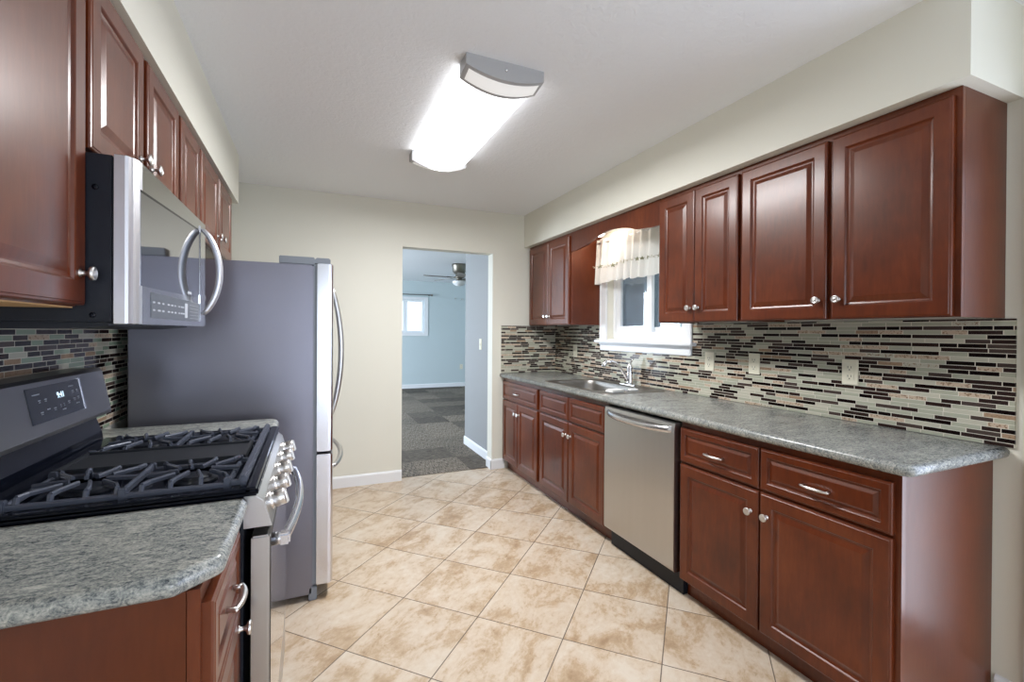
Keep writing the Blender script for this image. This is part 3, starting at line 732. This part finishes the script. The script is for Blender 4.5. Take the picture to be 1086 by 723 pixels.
q = MB().box(-0.032, 0.032, -0.02, 0.02, 0, 0.014, 0.004)
o = q.build('soap_bar', 'cloth'); o.location = (1.985, 2.505, 0.9187); o.rotation_euler = (0, 0, R(-6))
tag(o, 'small white bar on the sink rim behind the folded cloth', 'soap')

# ------------------------------------------------------------------ outlets and switches
def outlet(x, y, z, label, nx=-1, kind='outlet', wid=0.070, axis='X', group=None):
    t = thing('wall_' + kind, label, kind, (x, y, z), group)
    s = nx
    def bx(a0, a1, u0, u1, w0, w1, bev=0.0):
        q = MB()
        if axis == 'X': q.box(*sorted((x + s * a0, x + s * a1)), y + u0, y + u1, z + w0, z + w1, bev)
        else: q.box(x + u0, x + u1, *sorted((y + s * a0, y + s * a1)), z + w0, z + w1, bev)
        return q
    bx(0, 0.005, -wid / 2, wid / 2, -0.0575, 0.0575, 0.002).build('cover_plate', 'plate', t)
    if kind == 'outlet':
        for dz in (-0.020, 0.020):
            r = bx(0.005, 0.0075, -0.017, 0.017, dz - 0.014, dz + 0.014, 0.001).build('receptacle', 'plate', t)
            q = bx(0.0075, 0.008, -0.008, -0.006, dz - 0.002, dz + 0.008)
            for (a, b2, c, d2_) in ((0.006, 0.008, -0.002, 0.008), (-0.0022, 0.0022, -0.011, -0.0065)):
                if axis == 'X': q.box(*sorted((x + s * 0.0075, x + s * 0.008)), y + a, y + b2, z + dz + c, z + dz + d2_)
                else: q.box(x + a, x + b2, *sorted((y + s * 0.0075, y + s * 0.008)), z + dz + c, z + dz + d2_)
            q.build('slots', 'slot', r)
    else:
        bx(0.005, 0.0065, -0.006, 0.006, -0.013, 0.013, 0.0005).build('toggle_frame', 'plate', t)
        q = MB().prism([(x + s * 0.0065, z - 0.006), (x + s * 0.016, z + 0.005), (x + s * 0.016, z + 0.009), (x + s * 0.0065, z + 0.004)], 'Y', y - 0.004, y + 0.004); q.build('toggle', 'plate', t)
    return t
XT = XR - 0.008
g_ = 'ivory outlets on the right backsplash'
outlet(XT, 1.300, 1.138, 'ivory double outlet on the mosaic, nearest the camera under the wide wall cabinet', group=g_)
outlet(XT, 1.795, 1.143, 'ivory double outlet on the mosaic, middle one right of the sink window', group=g_)
outlet(XT, 2.108, 1.136, 'ivory double outlet on the mosaic closest to the right side of the sink window', group=g_)
outlet(XT, 3.685, 1.138, 'small ivory switch plate on the mosaic left of the sink window', kind='switch', wid=0.070)
outlet(1.64, 4.594, 1.177, 'ivory light switch on the grey hall wall seen through the doorway', kind='switch', wid=0.072)
outlet(3.26, YL, 0.47, 'ivory outlet low on the far living room wall', -1, 'outlet', 0.07, 'Y')
for x_, z_, lb in ((3.10, 2.09, 'left of two tiny curtain hooks high on the far living room wall'), (3.27, 2.075, 'right of two tiny curtain hooks high on the far living room wall')):
    q = MB().lathe([(0.016, 0), (0.014, 0.006), (0.006, 0.01), (0.006, 0.03), (0.012, 0.036), (0.001, 0.038)], (x_, YL, z_), 'Y', 12, -1)
    tag(q.build('wall_hook', 'nickel'), lb, 'hook', 'hooks on the living room wall')

# ------------------------------------------------------------------ curtain over the sink window
def cx(y, z):
    top = 2.075; k = min(1, max(0, (top - z) / 0.35))
    return XR - 0.062 - (0.010 + 0.013 * k) * math.sin(y * 62 + 1.2 * math.sin(y * 9)) - 0.006 * k * math.sin(y * 131 + 2) - 0.012 * k
t = thing('curtain_valance', 'sheer white ruffled curtain valance with olive star embroidery over the sink window', 'curtain', (XR - 0.06, 2.75, 2.04))
b = bmesh.new(); ny, nz = 220, 16; grid = []
Y0, Y1 = 2.262, 3.262
for j in range(nz + 1):
    row = []
    for i in range(ny + 1):
        y = Y0 + (Y1 - Y0) * i / ny; z = 2.085 - (0.365 + 0.008 * math.sin(y * 62)) * j / nz
        row.append(b.verts.new((cx(y, z), y, z)))
    grid.append(row)
for j in range(nz):
    for i in range(ny):
        q_ = b.faces.new((grid[j][i], grid[j][i + 1], grid[j + 1][i + 1], grid[j + 1][i])); q_.smooth = True
# returns to the wall at each end
for side_i in (0, ny):
    wl = [b.verts.new((XR - 0.02, grid[j][side_i].co.y + (0.006 if side_i else -0.006), grid[j][side_i].co.z)) for j in range(nz + 1)]
    for j in range(nz): q_ = b.faces.new((grid[j][side_i], grid[j + 1][side_i], wl[j + 1], wl[j])); q_.smooth = True
m_ = MB(); m_._merge(b); m_.build('fabric', 'curtain', t)
MB().tube([(XR - 0.058, 2.255, 2.052), (XR - 0.058, 3.268, 2.052)], 0.007, 8).build('rod', 'white', t)
def star(q, yc, zc, r, n=5):
    ctr = q.bm.verts.new((cx(yc, zc) - 0.009, yc, zc)); ring = []
    for k in range(2 * n):
        a = PI / 2 + k * PI / n; rr = r if k % 2 == 0 else r * 0.42
        y, z = yc + rr * math.cos(a), zc + rr * math.sin(a); ring.append(q.bm.verts.new((cx(y, z) - 0.0065, y, z)))
    for k in range(2 * n): q.bm.faces.new((ctr, ring[k], ring[(k + 1) % (2 * n)]))
lf = MB(); yy = 2.30; k = 0
while yy < 3.25:
    zz = 1.852 + 0.007 * math.sin(yy * 14)
    st = MB(); star(st, yy, zz, 0.020 if k % 2 == 0 else 0.016); st.build('embroidered_star', 'embroid', t)
    for dy in (0.028, 0.042):
        star(lf, yy + dy, zz + 0.007 * math.sin(dy * 200), 0.007, 3)
    lf.tube([(cx(yy + d, zz) - 0.002, yy + d, zz + 0.006 * math.sin(d * 90)) for d in (0.014, 0.025, 0.036, 0.048, 0.06)], 0.0012, 5)
    yy += 0.072; k += 1
lf.build('embroidered_vine', 'thread', t)

# ================================================================== LEFT SIDE: upper cabinets
XLF = -0.470
def upper_left(label, y0, y1, z0, doors, knobs, kz, under='wood'):
    t = thing('wall_cabinet', label, 'cabinet', (XL + 0.15, (y0 + y1) / 2, z0), 'wall cabinets on the left wall')
    b, q = carcass(1, XL + 0.009 if z0 < 1.42 else XL + 0.001, XLF, y0, y1, z0, ZS - 0.001, t, under)
    if len(doors) > 1:
        mid = (doors[0][1] + doors[1][0]) / 2; q.box(XLF - 0.019, XLF - 0.0005, mid - 0.03, mid + 0.03, z0 + 0.038, ZS - 0.04)
    q.build('face_frame', 'wood', t)
    for (a, c), ky in zip(doors, knobs):
        d = front('door', 1, XLF, a, c, z0 + 0.003, ZS - 0.022, t)
        knob(1, XLF + 0.020, ky, kz, d)
    return t
upper_left('large single-door cherry wall cabinet at the left edge, beside the microwave', 0.835, 1.292, 1.362, [(0.850, 1.284)], (1.250,), 1.432, 'light_wood')
upper_left('short two-door cherry wall cabinet directly above the microwave', 1.296, 2.046, 1.712, [(1.306, 1.655), (1.690, 2.036)], (1.625, 1.722), 1.800)
upper_left('narrow single-door cherry wall cabinet between the microwave and the refrigerator cabinets', 2.050, 2.394, 1.372, [(2.070, 2.378)], (2.345,), 1.45)
upper_left('short two-door cherry wall cabinet over the refrigerator, farthest on the left wall', 2.398, 3.252, 1.716, [(2.410, 2.806), (2.846, 3.238)], (2.772, 2.880), 1.796)

# ------------------------------------------------------------------ microwave
t = thing('microwave', 'stainless over-the-range microwave with mirrored door and bowed handle above the range', 'microwave', (-0.58, 1.66, 1.328))
my0, my1, mz0, mz1 = 1.286, 2.028, 1.330, 1.700
MB().box(XL + 0.009, -0.404, my0, my1, mz0, mz1, 0.004).build('case', 'black_matte', t)
MB().prism([(XL + 0.012, 1.3295), (-0.42, 1.3295), (-0.42, 1.322), (-0.50, 1.314), (XL + 0.012, 1.314)], 'Y', my0 + 0.02, my1 - 0.02).build('underside', 'black_matte', t)
XM = -0.366
o_ = [(-0.4035, my0 - 0.001), (-0.384, my0 - 0.001), (-0.379, my0 + 0.001), (-0.376, my0 + 0.006), (-0.373, my0 + 0.010), (-0.370, my0 + 0.018), (XM - 0.001, my0 + 0.030), (XM, my0 + 0.045), (XM, my1 - 0.008), (XM - 0.004, my1), (-0.4035, my1)]
MB().prism(o_, 'Z', mz0 - 0.004, mz1 + 0.002).build('door', 'mw_front', t)
e_ = [(x + 0.0008, y - 0.0008) for x, y in o_[1:8]]
MB().prism([(-0.4035, my0 - 0.0022)] + [(o_[1][0], my0 - 0.0022)] + e_[1:] + [(XM - 0.002, my0 + 0.045), (-0.39, my0 + 0.0), (-0.4035, my0 + 0.0)], 'Z', mz0 - 0.003, mz1 + 0.001, smooth=False).build('door_edge_trim', 'steel_edge', t)
K = 0.976
def ky(v): return v * K
def kz(v): return 1.3142 + (v - 1.3142) * K
xw = XM + 0.0001
MB().prism([(ky(a), kz(b)) for a, b in [(1.352, 1.418), (1.352, 1.640), (1.945, 1.668), (1.962, 1.660), (1.962, 1.440), (1.94, 1.428)]], 'X', xw, xw + 0.0008).build('door_window', 'mw_glass', t)
MB().prism([(ky(a), kz(b)) for a, b in [(1.352, 1.640), (1.352, 1.6455), (1.945, 1.6735), (1.967, 1.663), (1.967, 1.44), (1.962, 1.44), (1.962, 1.660), (1.945, 1.668)]], 'X', xw, xw + 0.0012).build('window_border', 'black', t)
pn = MB().box(xw, xw + 0.0009, ky(1.430), ky(1.972), kz(1.343), kz(1.408)).build('control_panel', 'print_dark', t)
random.seed(3); q = MB()
def kbox(y0, y1, z0, z1): q.box(xw + 0.0009, xw + 0.0012, ky(y0), ky(y1), kz(z0), kz(z1))
for rz in (1.384, 1.364):
    for gi, y in enumerate((1.445, 1.485, 1.525, 1.575, 1.61, 1.645, 1.69, 1.715, 1.74)):
        w_ = random.uniform(0.012, 0.024); kbox(y, y + w_, rz - 0.0022, rz + 0.0022)
for i in range(5): kbox(1.83, 1.95, 1.351 + i * 0.011, 1.3522 + i * 0.011)
kbox(1.765, 1.80, 1.352, 1.398)
q.build('key_print', 'print', pn)
MB().box(xw + 0.0009, xw + 0.0013, ky(1.80), ky(1.85), kz(1.432), kz(1.440)).build('maker_plate', 'print', t)
MB().box(xw - 0.001, xw + 0.003, ky(1.976), ky(1.981), kz(1.345), kz(1.690)).build('edge_strip', 'steel_bright', t)
L_ = []
for i in range(25):
    k = -1 + 2 * i / 24; x = XM + 0.004 + 0.052 * (1 - k * k) ** 0.8; z = 1.520 + 0.152 * k
    L_.append([(x - 0.010, 1.950, z), (x - 0.008, 1.938, z), (x, 1.930, z), (x + 0.009, 1.932, z), (x + 0.012, 1.942, z), (x + 0.012, 1.956, z), (x + 0.006, 1.966, z), (x - 0.004, 1.964, z)])
MB().rings(L_, smooth=True).build('handle', 'steel_edge', t)
for (x_, z_) in ((-0.440, 1.345), (-0.436, 1.625)):
    MB().lathe([(0.006, 0), (0.006, 0.003), (0.003, 0.004), (0.001, 0.004)], (x_, my0, z_), 'Y', 12, -1).build('case_screw', 'black', t)

# ------------------------------------------------------------------ range
RY0, RY1 = 1.262, 2.026
t = thing('gas_range', 'stainless and black gas range with cast iron grates, griddle and five knobs', 'stove', (-0.45, (RY0 + RY1) / 2, 0))
MB().box(-0.745, -0.150, RY0, RY1, 0.03, 0.900, 0.003).build('body', 'black_matte', t)
q = MB(); q.box(-0.66, -0.118, RY0 - 0.006, RY1 + 0.006, 0.9145, 0.926, 0.004)
q.box(-0.64, -0.132, RY0 - 0.006, RY0 + 0.018, 0.922, 0.934, 0.004); q.box(-0.64, -0.132, RY1 - 0.018, RY1 + 0.006, 0.922, 0.934, 0.004)
q.box(-0.150, -0.118, RY0 - 0.006, RY1 + 0.006, 0.918, 0.936, 0.006, 3); q.box(-0.66, -0.61, RY0 - 0.006, RY1 + 0.006, 0.922, 0.936, 0.004)
q.build('cooktop', 'black', t)
q = MB()
q.prism([(-0.150, 0.9140), (-0.122, 0.9140), (-0.106, 0.900), (-0.088, 0.835), (-0.150, 0.835)], 'Y', RY0 + 0.001, RY1 - 0.001, 0.003)
cp = q.build('control_panel', 'steel', t)
for ky in (1.355, 1.495, 1.645, 1.795, 1.930):
    q = MB(); ax = Vector((1, 0, 0.22)).normalized(); c0 = Vector((-0.099, ky, 0.868))
    q.lathe([(0.024, 0), (0.024, 0.004), (0.020, 0.006), (0.020, 0.010), (0.022, 0.012), (0.0215, 0.034), (0.019, 0.037), (0.001, 0.037)], (0, 0, 0), 'X', 24)
    q.box(0.012, 0.042, -0.006, 0.006, -0.021, 0.021, 0.003)
    rot = Matrix.Rotation(-math.atan2(0.25, 1), 4, 'Y')
    bmesh.ops.transform(q.bm, matrix=Matrix.Translation(c0) @ rot, verts=q.bm.verts[:])
    q.build('knob', 'nickel', t)
# oven door
od = MB().box(-0.134, -0.094, RY0 + 0.004, RY1 - 0.004, 0.225, 0.812, 0.004).build('oven_door', 'steel', t)
MB().box(-0.0945, -0.0915, RY0 + 0.016, RY1 - 0.016, 0.235, 0.800, 0.001).build('oven_glass', 'glass_black', od)
q = MB(); pts = []
for i in range(25):
    k = -1 + 2 * i / 24; pts.append((-0.066 + 0.030 * (1 - k * k), 1.645 + k * 0.325, 0.775))
q.tube(pts, 0.0125, 14)
for sgn in (-1, 1):
    yy = 1.645 + sgn * 0.315
    q.tube([(-0.092, yy, 0.775), (-0.060, yy, 0.775)], [0.017, 0.014], 14); q.box(-0.078, -0.050, yy - 0.016, yy + 0.016, 0.760, 0.790, 0.005)
q.build('handle', 'steel_bright', od)
dr = MB().box(-0.134, -0.094, RY0 + 0.004, RY1 - 0.004, 0.060, 0.218, 0.004).build('storage_drawer', 'steel', t)
# backguard
q = MB(); q.prism([(-0.750, 0.905), (-0.660, 0.905), (-0.668, 0.96), (-0.690, 1.03), (-0.700, 1.10), (-0.750, 1.10)], 'Y', RY0, RY1); q.build('backguard_riser', 'black', t)
bgp = MB().prism([(-0.752, 1.020), (-0.655, 1.020), (-0.643, 1.026), (-0.642, 1.036), (-0.668, 1.172), (-0.676, 1.181), (-0.752, 1.181)], 'Y', RY0 + 0.001, RY1 + 0.002, 0.003)
bgp = bgp.build('backguard', 'dark_steel', t)
sl = Vector((-0.028, 0, 0.146)).normalized(); nrm = Vector((sl.z, 0, -sl.x))
P0 = Vector((-0.6405, 0, 1.028))
def onp(y, s, d): return P0 + sl * s + nrm * d + Vector((0, y, 0))
def slab(name, y0, y1, s0, s1, d0, d1, mat, par, qq=None):
    q = qq or MB(); vs = []
    q.rings([[onp(y0, s0, d0), onp(y1, s0, d0), onp(y1, s1, d0), onp(y0, s1, d0)], [onp(y0, s0, d1), onp(y1, s0, d1), onp(y1, s1, d1), onp(y0, s1, d1)]])
    return q if qq else q.build(name, mat, par)
dp = slab('display_panel', 1.548, 1.838, 0.040, 0.134, 0.0002, 0.0022, 'display', bgp)
slab('display_edge', 1.836, 1.842, 0.038, 0.136, 0.0002, 0.0035, 'steel_bright', bgp)
text_mesh('9:41', 0.024, 'led', dp, 'clock_digits', onp(1.712, 0.100, 0.0026), (0, 1, 0), sl)
q = MB(); q_started = False
for (y, s, w_) in ((1.590, 0.115, .036), (1.780, 0.118, .028), (1.60, 0.098, .012), (1.63, 0.098, .012), (1.785, 0.103, .012), (1.81, 0.103, .010),
                   (1.60, 0.066, .013), (1.635, 0.070, .016), (1.668, 0.068, .012), (1.700, 0.072, .006), (1.72, 0.073, .006), (1.75, 0.076, .012), (1.785, 0.080, .012), (1.81, 0.082, .012), (1.80, 0.064, .02), (1.715, 0.058, .02)):
    slab('', y - w_ / 2, y + w_ / 2, s - 0.0014, s + 0.0014, 0.0022, 0.0025, None, None, q)
    if w_ < 0.014: slab('', y - w_ / 2.6, y + w_ / 3, s - 0.0062, s - 0.0042, 0.0022, 0.0025, None, None, q)
q.build('key_print', 'print', dp)
# grates, griddle and burners
def grate(y0, y1, name='grate'):
    q = MB(); zt, zb = 0.954, 0.937; xa, xb = -0.188, -0.595; h = 0.010
    ym = (y0 + y1) / 2; near = y0
    for (a, b2) in (((xa, y0, zb), (xb, y0, zb)), ((xa, y1, zb), (xb, y1, zb)), ((xa, y0, zb), (xa, y1, zb)), ((xb, y0, zb), (xb, y1, zb))): q.bar(a, b2, 0.011, 0.012)
    xm = (xa + xb) / 2
    q.bar((xm, y0, zb + 0.009), (xm, y1, zb + 0.009), 0.009, 0.016)
    for bxc in (-0.275, -0.490):
        # fingers reaching to the burner centre from front, back and both ends
        for dx in (-0.085, -0.030, 0.030, 0.085):
            for (ye, sg) in ((y0, 1), (y1, -1)):
                x0 = bxc + dx; p1 = (x0, ye + sg * 0.010, zt); k = 0.35 if abs(dx) < 0.05 else 0.45
                p2 = (bxc + dx * k, ym - sg * (0.018 + abs(dx) * 0.1), zt)
                q.bar((x0, ye, zb - 0.006), p1, 0.010, 0.011); q.bar(p1, (x0 * 0.8 + p2[0] * 0.2, ye + (p2[1] - ye) * 0.45, zt), 0.0085, h); q.bar((x0 * 0.8 + p2[0] * 0.2, ye + (p2[1] - ye) * 0.43, zt), p2, 0.0085, h)
        for (xe, sg) in ((bxc + 0.10, -1), (bxc - 0.10, 1)):
            q.bar((xe, ym, zt - 0.004), (xe + sg * 0.065, ym, zt), 0.0095, h)
    for x0 in (xa, xm, xb):
        for ye in (y0, y1): q.box(x0 - 0.008, x0 + 0.008, ye - 0.008, ye + 0.008, 0.9262, zt, 0.002)
    return q.build(name, 'iron', t)
grate(1.302, 1.515); grate(1.738, 1.950)
q = MB(); q.box(-0.162, -0.145, 1.285, 1.962, 0.938, 0.960, 0.004); [q.box(-0.186, -0.150, y_ - 0.006, y_ + 0.006, 0.934, 0.946, 0.001) for y_ in (1.302, 1.515, 1.738, 1.950)]; [q.box(-0.160, -0.147, y_ - 0.006, y_ + 0.006, 0.9262, 0.940, 0.001) for y_ in (1.30, 1.62, 1.95)]; 
q.build('grate_front_bar', 'iron', t)
q = MB(); q.box(-0.180, -0.600, 1.532, 1.722, 0.940, 0.949, 0.003) if False else q.box(-0.600, -0.180, 1.532, 1.722, 0.9262, 0.946, 0.003)
for (a, b2, c, d_) in ((-0.600, -0.180, 1.528, 1.538), (-0.600, -0.180, 1.716, 1.726), (-0.604, -0.594, 1.528, 1.726), (-0.186, -0.176, 1.528, 1.726)): q.box(a, b2, c, d_, 0.940, 0.9525, 0.002)
q.build('griddle', 'griddle', t)
for by in (1.408, 1.844):
    for bx_ in (-0.275, -0.490):
        q = MB(); q.lathe([(0.050, 0), (0.050, 0.004), (0.038, 0.008), (0.036, 0.012), (0.030, 0.015), (0.001, 0.016)], (bx_, by, 0.9262), 'Z', 24, 1, False)
        q.build('burner', 'black_matte', t)

# ------------------------------------------------------------------ left base cabinets
t = thing('base_cabinet', 'cherry base cabinet left of the range with one drawer and an exposed side panel', 'cabinet', (-0.45, 1.08, 0), 'base cabinets on the left')
q = MB(); q.box(XL + 0.001, -0.192, 0.920, 0.938, 0, 0.875); q.box(XL + 0.001, -0.192, 1.232, 1.248, 0, 0.875); q.box(XL + 0.001, -0.192, 0.938, 1.232, 0.1, 0.118); q.box(XL + 0.001, XL + 0.01, 0.938, 1.232, 0.118, 0.875)
q.build('body', 'wood_panel', t)
MB().box(-0.25, -0.238, 0.9385, 1.2315, 0, 0.0995).build('toe_kick', 'wood', t)
q = MB(); q.box(-0.191, -0.172, 0.921, 0.955, 0.1, 0.875); q.box(-0.191, -0.172, 1.215, 1.248, 0.1, 0.875); q.box(-0.191, -0.172, 0.955, 1.215, 0.1, 0.13); q.box(-0.191, -0.172, 0.955, 1.215, 0.845, 0.875); q.box(-0.191, -0.172, 0.955, 1.215, 0.65, 0.69)
q.build('face_frame', 'wood', t)
d = front('drawer', 1, -0.172, 0.930, 1.240, 0.680, 0.846, t, DRAW_RINGS); pull(1, -0.152, 1.085, 0.765, d)
d = front('door', 1, -0.172, 0.930, 1.240, 0.098, 0.668, t); knob(1, -0.152, 1.205, 0.630, d)
t = thing('base_cabinet', 'narrow cherry base cabinet squeezed between the range and the refrigerator', 'cabinet', (-0.45, 2.19, 0), 'base cabinets on the left')
q = MB(); q.box(XL + 0.001, -0.192, 2.042, 2.335, 0.1, 0.875); q.build('body', 'wood_panel', t)
MB().box(-0.25, -0.238, 2.042, 2.335, 0, 0.0995).build('toe_kick', 'wood', t)
d = front('drawer', 1, -0.1915, 2.046, 2.331, 0.680, 0.846, t, DRAW_RINGS); pull(1, -0.1715, 2.19, 0.755, d)
d = front('door', 1, -0.1915, 2.046, 2.331, 0.098, 0.668, t); knob(1, -0.1715, 2.075, 0.577, d)

# ------------------------------------------------------------------ refrigerator
t = thing('refrigerator', 'stainless french-door refrigerator with grey side panel and bowed handles', 'refrigerator', (-0.35, 2.87, 0))
FY0, FY1 = 2.420, 3.330
MB().box(-0.715, 0.006, FY0 + 0.004, FY1 - 0.004, 0.030, 1.632, 0.006).build('cabinet', 'fridge_side', t)
q = MB(); q.box(0.006, 0.022, FY0 + 0.008, FY1 - 0.008, 0.075, 1.635); q.build('door_gasket', 'grey_plastic', t)
def fdoor(y0, y1, z0, z1, name):
    o_ = [(0.022, y0 + 0.002), (0.074, y0), (0.086, y0 + 0.004), (0.094, y0 + 0.016), (0.098, y0 + 0.05), (0.100, (y0 + y1) / 2), (0.098, y1 - 0.05), (0.094, y1 - 0.016), (0.086, y1 - 0.004), (0.022, y1)]
    return MB().prism(o_, 'Z', z0, z1, 0.004).build(name, 'steel_bright', t)
dn = fdoor(FY0, 2.872, 0.722, 1.640, 'door'); df = fdoor(2.878, FY1, 0.722, 1.640, 'door'); fz = fdoor(FY0, FY1, 0.072, 0.708, 'freezer_drawer')
def bow(y, parent):
    q = MB(); pts = []
    for i in range(25):
        k = -1 + 2 * i / 24; pts.append((0.104 + 0.052 * (1 - k * k) ** 0.9, y, 1.195 + 0.365 * k))
    q.tube(pts, [0.010 + 0.004 * (1 - (-1 + 2 * i / 24) ** 2) for i in range(25)], 12)
    for z_ in (0.835, 1.555): q.tube([(0.092, y, z_), (0.108, y, z_)], 0.012, 12)
    q.build('handle', 'steel', parent)
bow(2.838, dn); bow(2.912, df)
q = MB(); pts = []
for i in range(25):
    k = -1 + 2 * i / 24; pts.append((0.104 + 0.050 * (1 - k * k) ** 0.9, 2.875 + 0.34 * k, 0.615))
q.tube(pts, [0.010 + 0.004 * (1 - (-1 + 2 * i / 24) ** 2) for i in range(25)], 12)
for y_ in (2.54, 3.21): q.tube([(0.092, y_, 0.615), (0.108, y_, 0.615)], 0.012, 12)
q.build('handle', 'steel', fz)
q = MB(); q.box(-0.145, 0.010, FY0 + 0.004, FY0 + 0.075, 1.6322, 1.668, 0.003)
q.prism([(0.002, 1.6405), (0.002, 1.652), (0.02, 1.668), (0.075, 1.668), (0.082, 1.66), (0.082, 1.6405)], 'Y', FY0 + 0.012, FY0 + 0.07, 0.002); q.build('hinge_cover', 'grey_plastic', t)
q = MB(); q.box(-0.145, 0.06, FY1 - 0.075, FY1 - 0.004, 1.6405, 1.668, 0.003); q.build('hinge_cover', 'grey_plastic', t)
q = MB(); q.box(-0.012, 0.026, FY0 + 0.004, FY0 + 0.05, 0.0, 0.066, 0.004); q.build('foot', 'grey_plastic', t)
q = MB(); q.box(-0.012, 0.026, FY1 - 0.05, FY1 - 0.004, 0.0, 0.066, 0.004); q.build('foot', 'grey_plastic', t)
for y_ in (FY0 + 0.02, FY1 - 0.06): MB().box(-0.69, -0.65, y_, y_ + 0.04, 0, 0.0295).build('rear_roller', 'black_matte', t)

# ------------------------------------------------------------------ ceiling light fixture
FX0, FX1, FYA, FYB = 0.570, 0.925, 1.790, 2.985
t = thing('ceiling_light', 'long fluorescent ceiling fixture with glowing white diffuser and grey end caps', 'light', ((FX0 + FX1) / 2, (FYA + FYB) / 2, ZC))
def arc(x0, x1, zs, zb, n=14):
    return [(x0 + (x1 - x0) * i / n, zs - (zs - zb) * (1 - (2 * i / n - 1) ** 2)) for i in range(n + 1)]
MB().prism([(FX0 + 0.03, ZC - 0.0005), (FX1 - 0.03, ZC - 0.0005), (FX1 - 0.03, ZC - 0.02), (FX0 + 0.03, ZC - 0.02)], 'Y', FYA + 0.02, FYB - 0.02).build('base_tray', 'white', t)
MB().prism(arc(FX0 + 0.012, FX1 - 0.012, ZC - 0.045, ZC - 0.090) + [(FX1 - 0.012, ZC - 0.021), (FX0 + 0.012, ZC - 0.021)], 'Y', FYA + 0.09, FYB - 0.09, smooth=False).build('diffuser', 'diffuser', t)
area_light('ceiling_light_glow', ((FX0 + FX1) / 2, (FYA + FYB) / 2, ZC - 0.096), (0, 0, 0), 0.30, 0.98, 19, (0.97, 0.985, 1.0))
for (ya, yb, fs) in ((FYA, FYA + 0.092, 1), (FYB - 0.092, FYB, -1)):
    # end cap shell: outer arc profile, lower edge chamfered towards the diffuser with a lens window
    yo, yi = (ya, yb) if fs == 1 else (yb, ya)
    q = MB(); a_o = arc(FX0, FX1, ZC - 0.046, ZC - 0.078); a_i = arc(FX0, FX1, ZC - 0.062, ZC - 0.106)
    top = [(FX1, ZC - 0.0005), (FX0, ZC - 0.0005)]
    L0 = [(x, yo, z) for x, z in a_o + top]; L1 = [(x, yi, z) for x, z in a_i + top]
    q.rings([L0, L1]); ec = q.build('end_cap', 'fixture', t)
    q = MB(); n = 12; lo = []; hi = []
    for i in range(n + 1):
        f = 0.045 + 0.91 * i / n; x = FX0 + (FX1 - FX0) * f; k = 1 - (2 * f - 1) ** 2
        zo = ZC - 0.046 - 0.032 * k; zi = ZC - 0.062 - 0.044 * k
        lo.append((x, yo + (yi - yo) * 0.16, zo + (zi - zo) * 0.16 - 0.0012)); hi.append((x, yo + (yi - yo) * 0.84, zo + (zi - zo) * 0.84 - 0.0012))
    vs0 = [q.bm.verts.new(p) for p in lo]; vs1 = [q.bm.verts.new(p) for p in hi]
    for i in range(n): q.bm.faces.new((vs0[i], vs0[i + 1], vs1[i + 1], vs1[i]))
    q.build('lens', 'lens', ec)
    MB().lathe([(0.007, 0), (0.0065, 0.003), (0.003, 0.006), (0.001, 0.006)], ((FX0 + FX1) / 2, yo, ZC - 0.035), 'Y', 14, -fs).build('screw', 'chrome', ec)

# ------------------------------------------------------------------ living room: ceiling fan and curtain rod
fxc, fyc = 2.285, 7.5
t = thing('ceiling_fan', 'bronze ceiling fan with frosted light bowl seen through the doorway', 'fan', (fxc, fyc, ZC))
MB().lathe([(0.125, 0), (0.125, -0.03), (0.115, -0.06), (0.112, -0.13), (0.085, -0.16), (0.06, -0.175), (0.06, -0.20), (0.085, -0.21), (0.085, -0.235), (0.05, -0.245), (0.05, -0.265), (0.11, -0.275), (0.11, -0.285), (0.001, -0.285)], (fxc, fyc, ZC - 0.0005), 'Z', 28).build('motor_housing', 'fan_metal', t)
MB().lathe([(0.115, 0), (0.118, -0.01), (0.105, -0.045), (0.07, -0.075), (0.02, -0.088), (0.001, -0.09)], (fxc, fyc, ZC - 0.286), 'Z', 28).build('light_bowl', 'bowl', t)
for k in range(5):
    a = R(186 + 72 * k); c, s_ = math.cos(a), math.sin(a); q = MB()
    def P(r, w, z): return (fxc + c * r - s_ * w, fyc + s_ * r + c * w, z)
    out = [(0.16, -0.05), (0.30, -0.065), (0.56, -0.072), (0.61, -0.055), (0.63, 0), (0.61, 0.055), (0.56, 0.072), (0.30, 0.065), (0.16, 0.05)]
    q.rings([[P(r, w_, ZC - 0.232 - w_ * 0.20) for r, w_ in out], [P(r, w_, ZC - 0.225 - w_ * 0.20) for r, w_ in out]])
    bl = q.build('blade', 'fan_blade', t)
    q = MB(); q.bar(P(0.075, 0, ZC - 0.222), P(0.22, 0, ZC - 0.221), 0.03, 0.006); q.build('blade_arm', 'fan_metal', bl)
t = thing('curtain_rod', 'thin dark curtain rod with end finial above the living room window', 'curtain rod', (1.8, YL - 0.07, 2.14))
MB().tube([(0.98, YL - 0.07, 2.14), (2.50, YL - 0.07, 2.14)], 0.010, 10).build('rod', 'fan_metal', t)
for x_, sg in ((0.98, -1), (2.50, 1)):
    MB().lathe([(0.012, 0), (0.022, 0.008), (0.026, 0.03), (0.018, 0.05), (0.001, 0.055)], (x_, YL - 0.07, 2.14), 'X', 14, sg).build('finial', 'fan_metal', t)
for x_ in (1.02, 2.46): MB().box(x_ - 0.006, x_ + 0.006, YL - 0.075, YL - 0.0005, 2.122, 2.134).build('bracket', 'fan_metal', t)
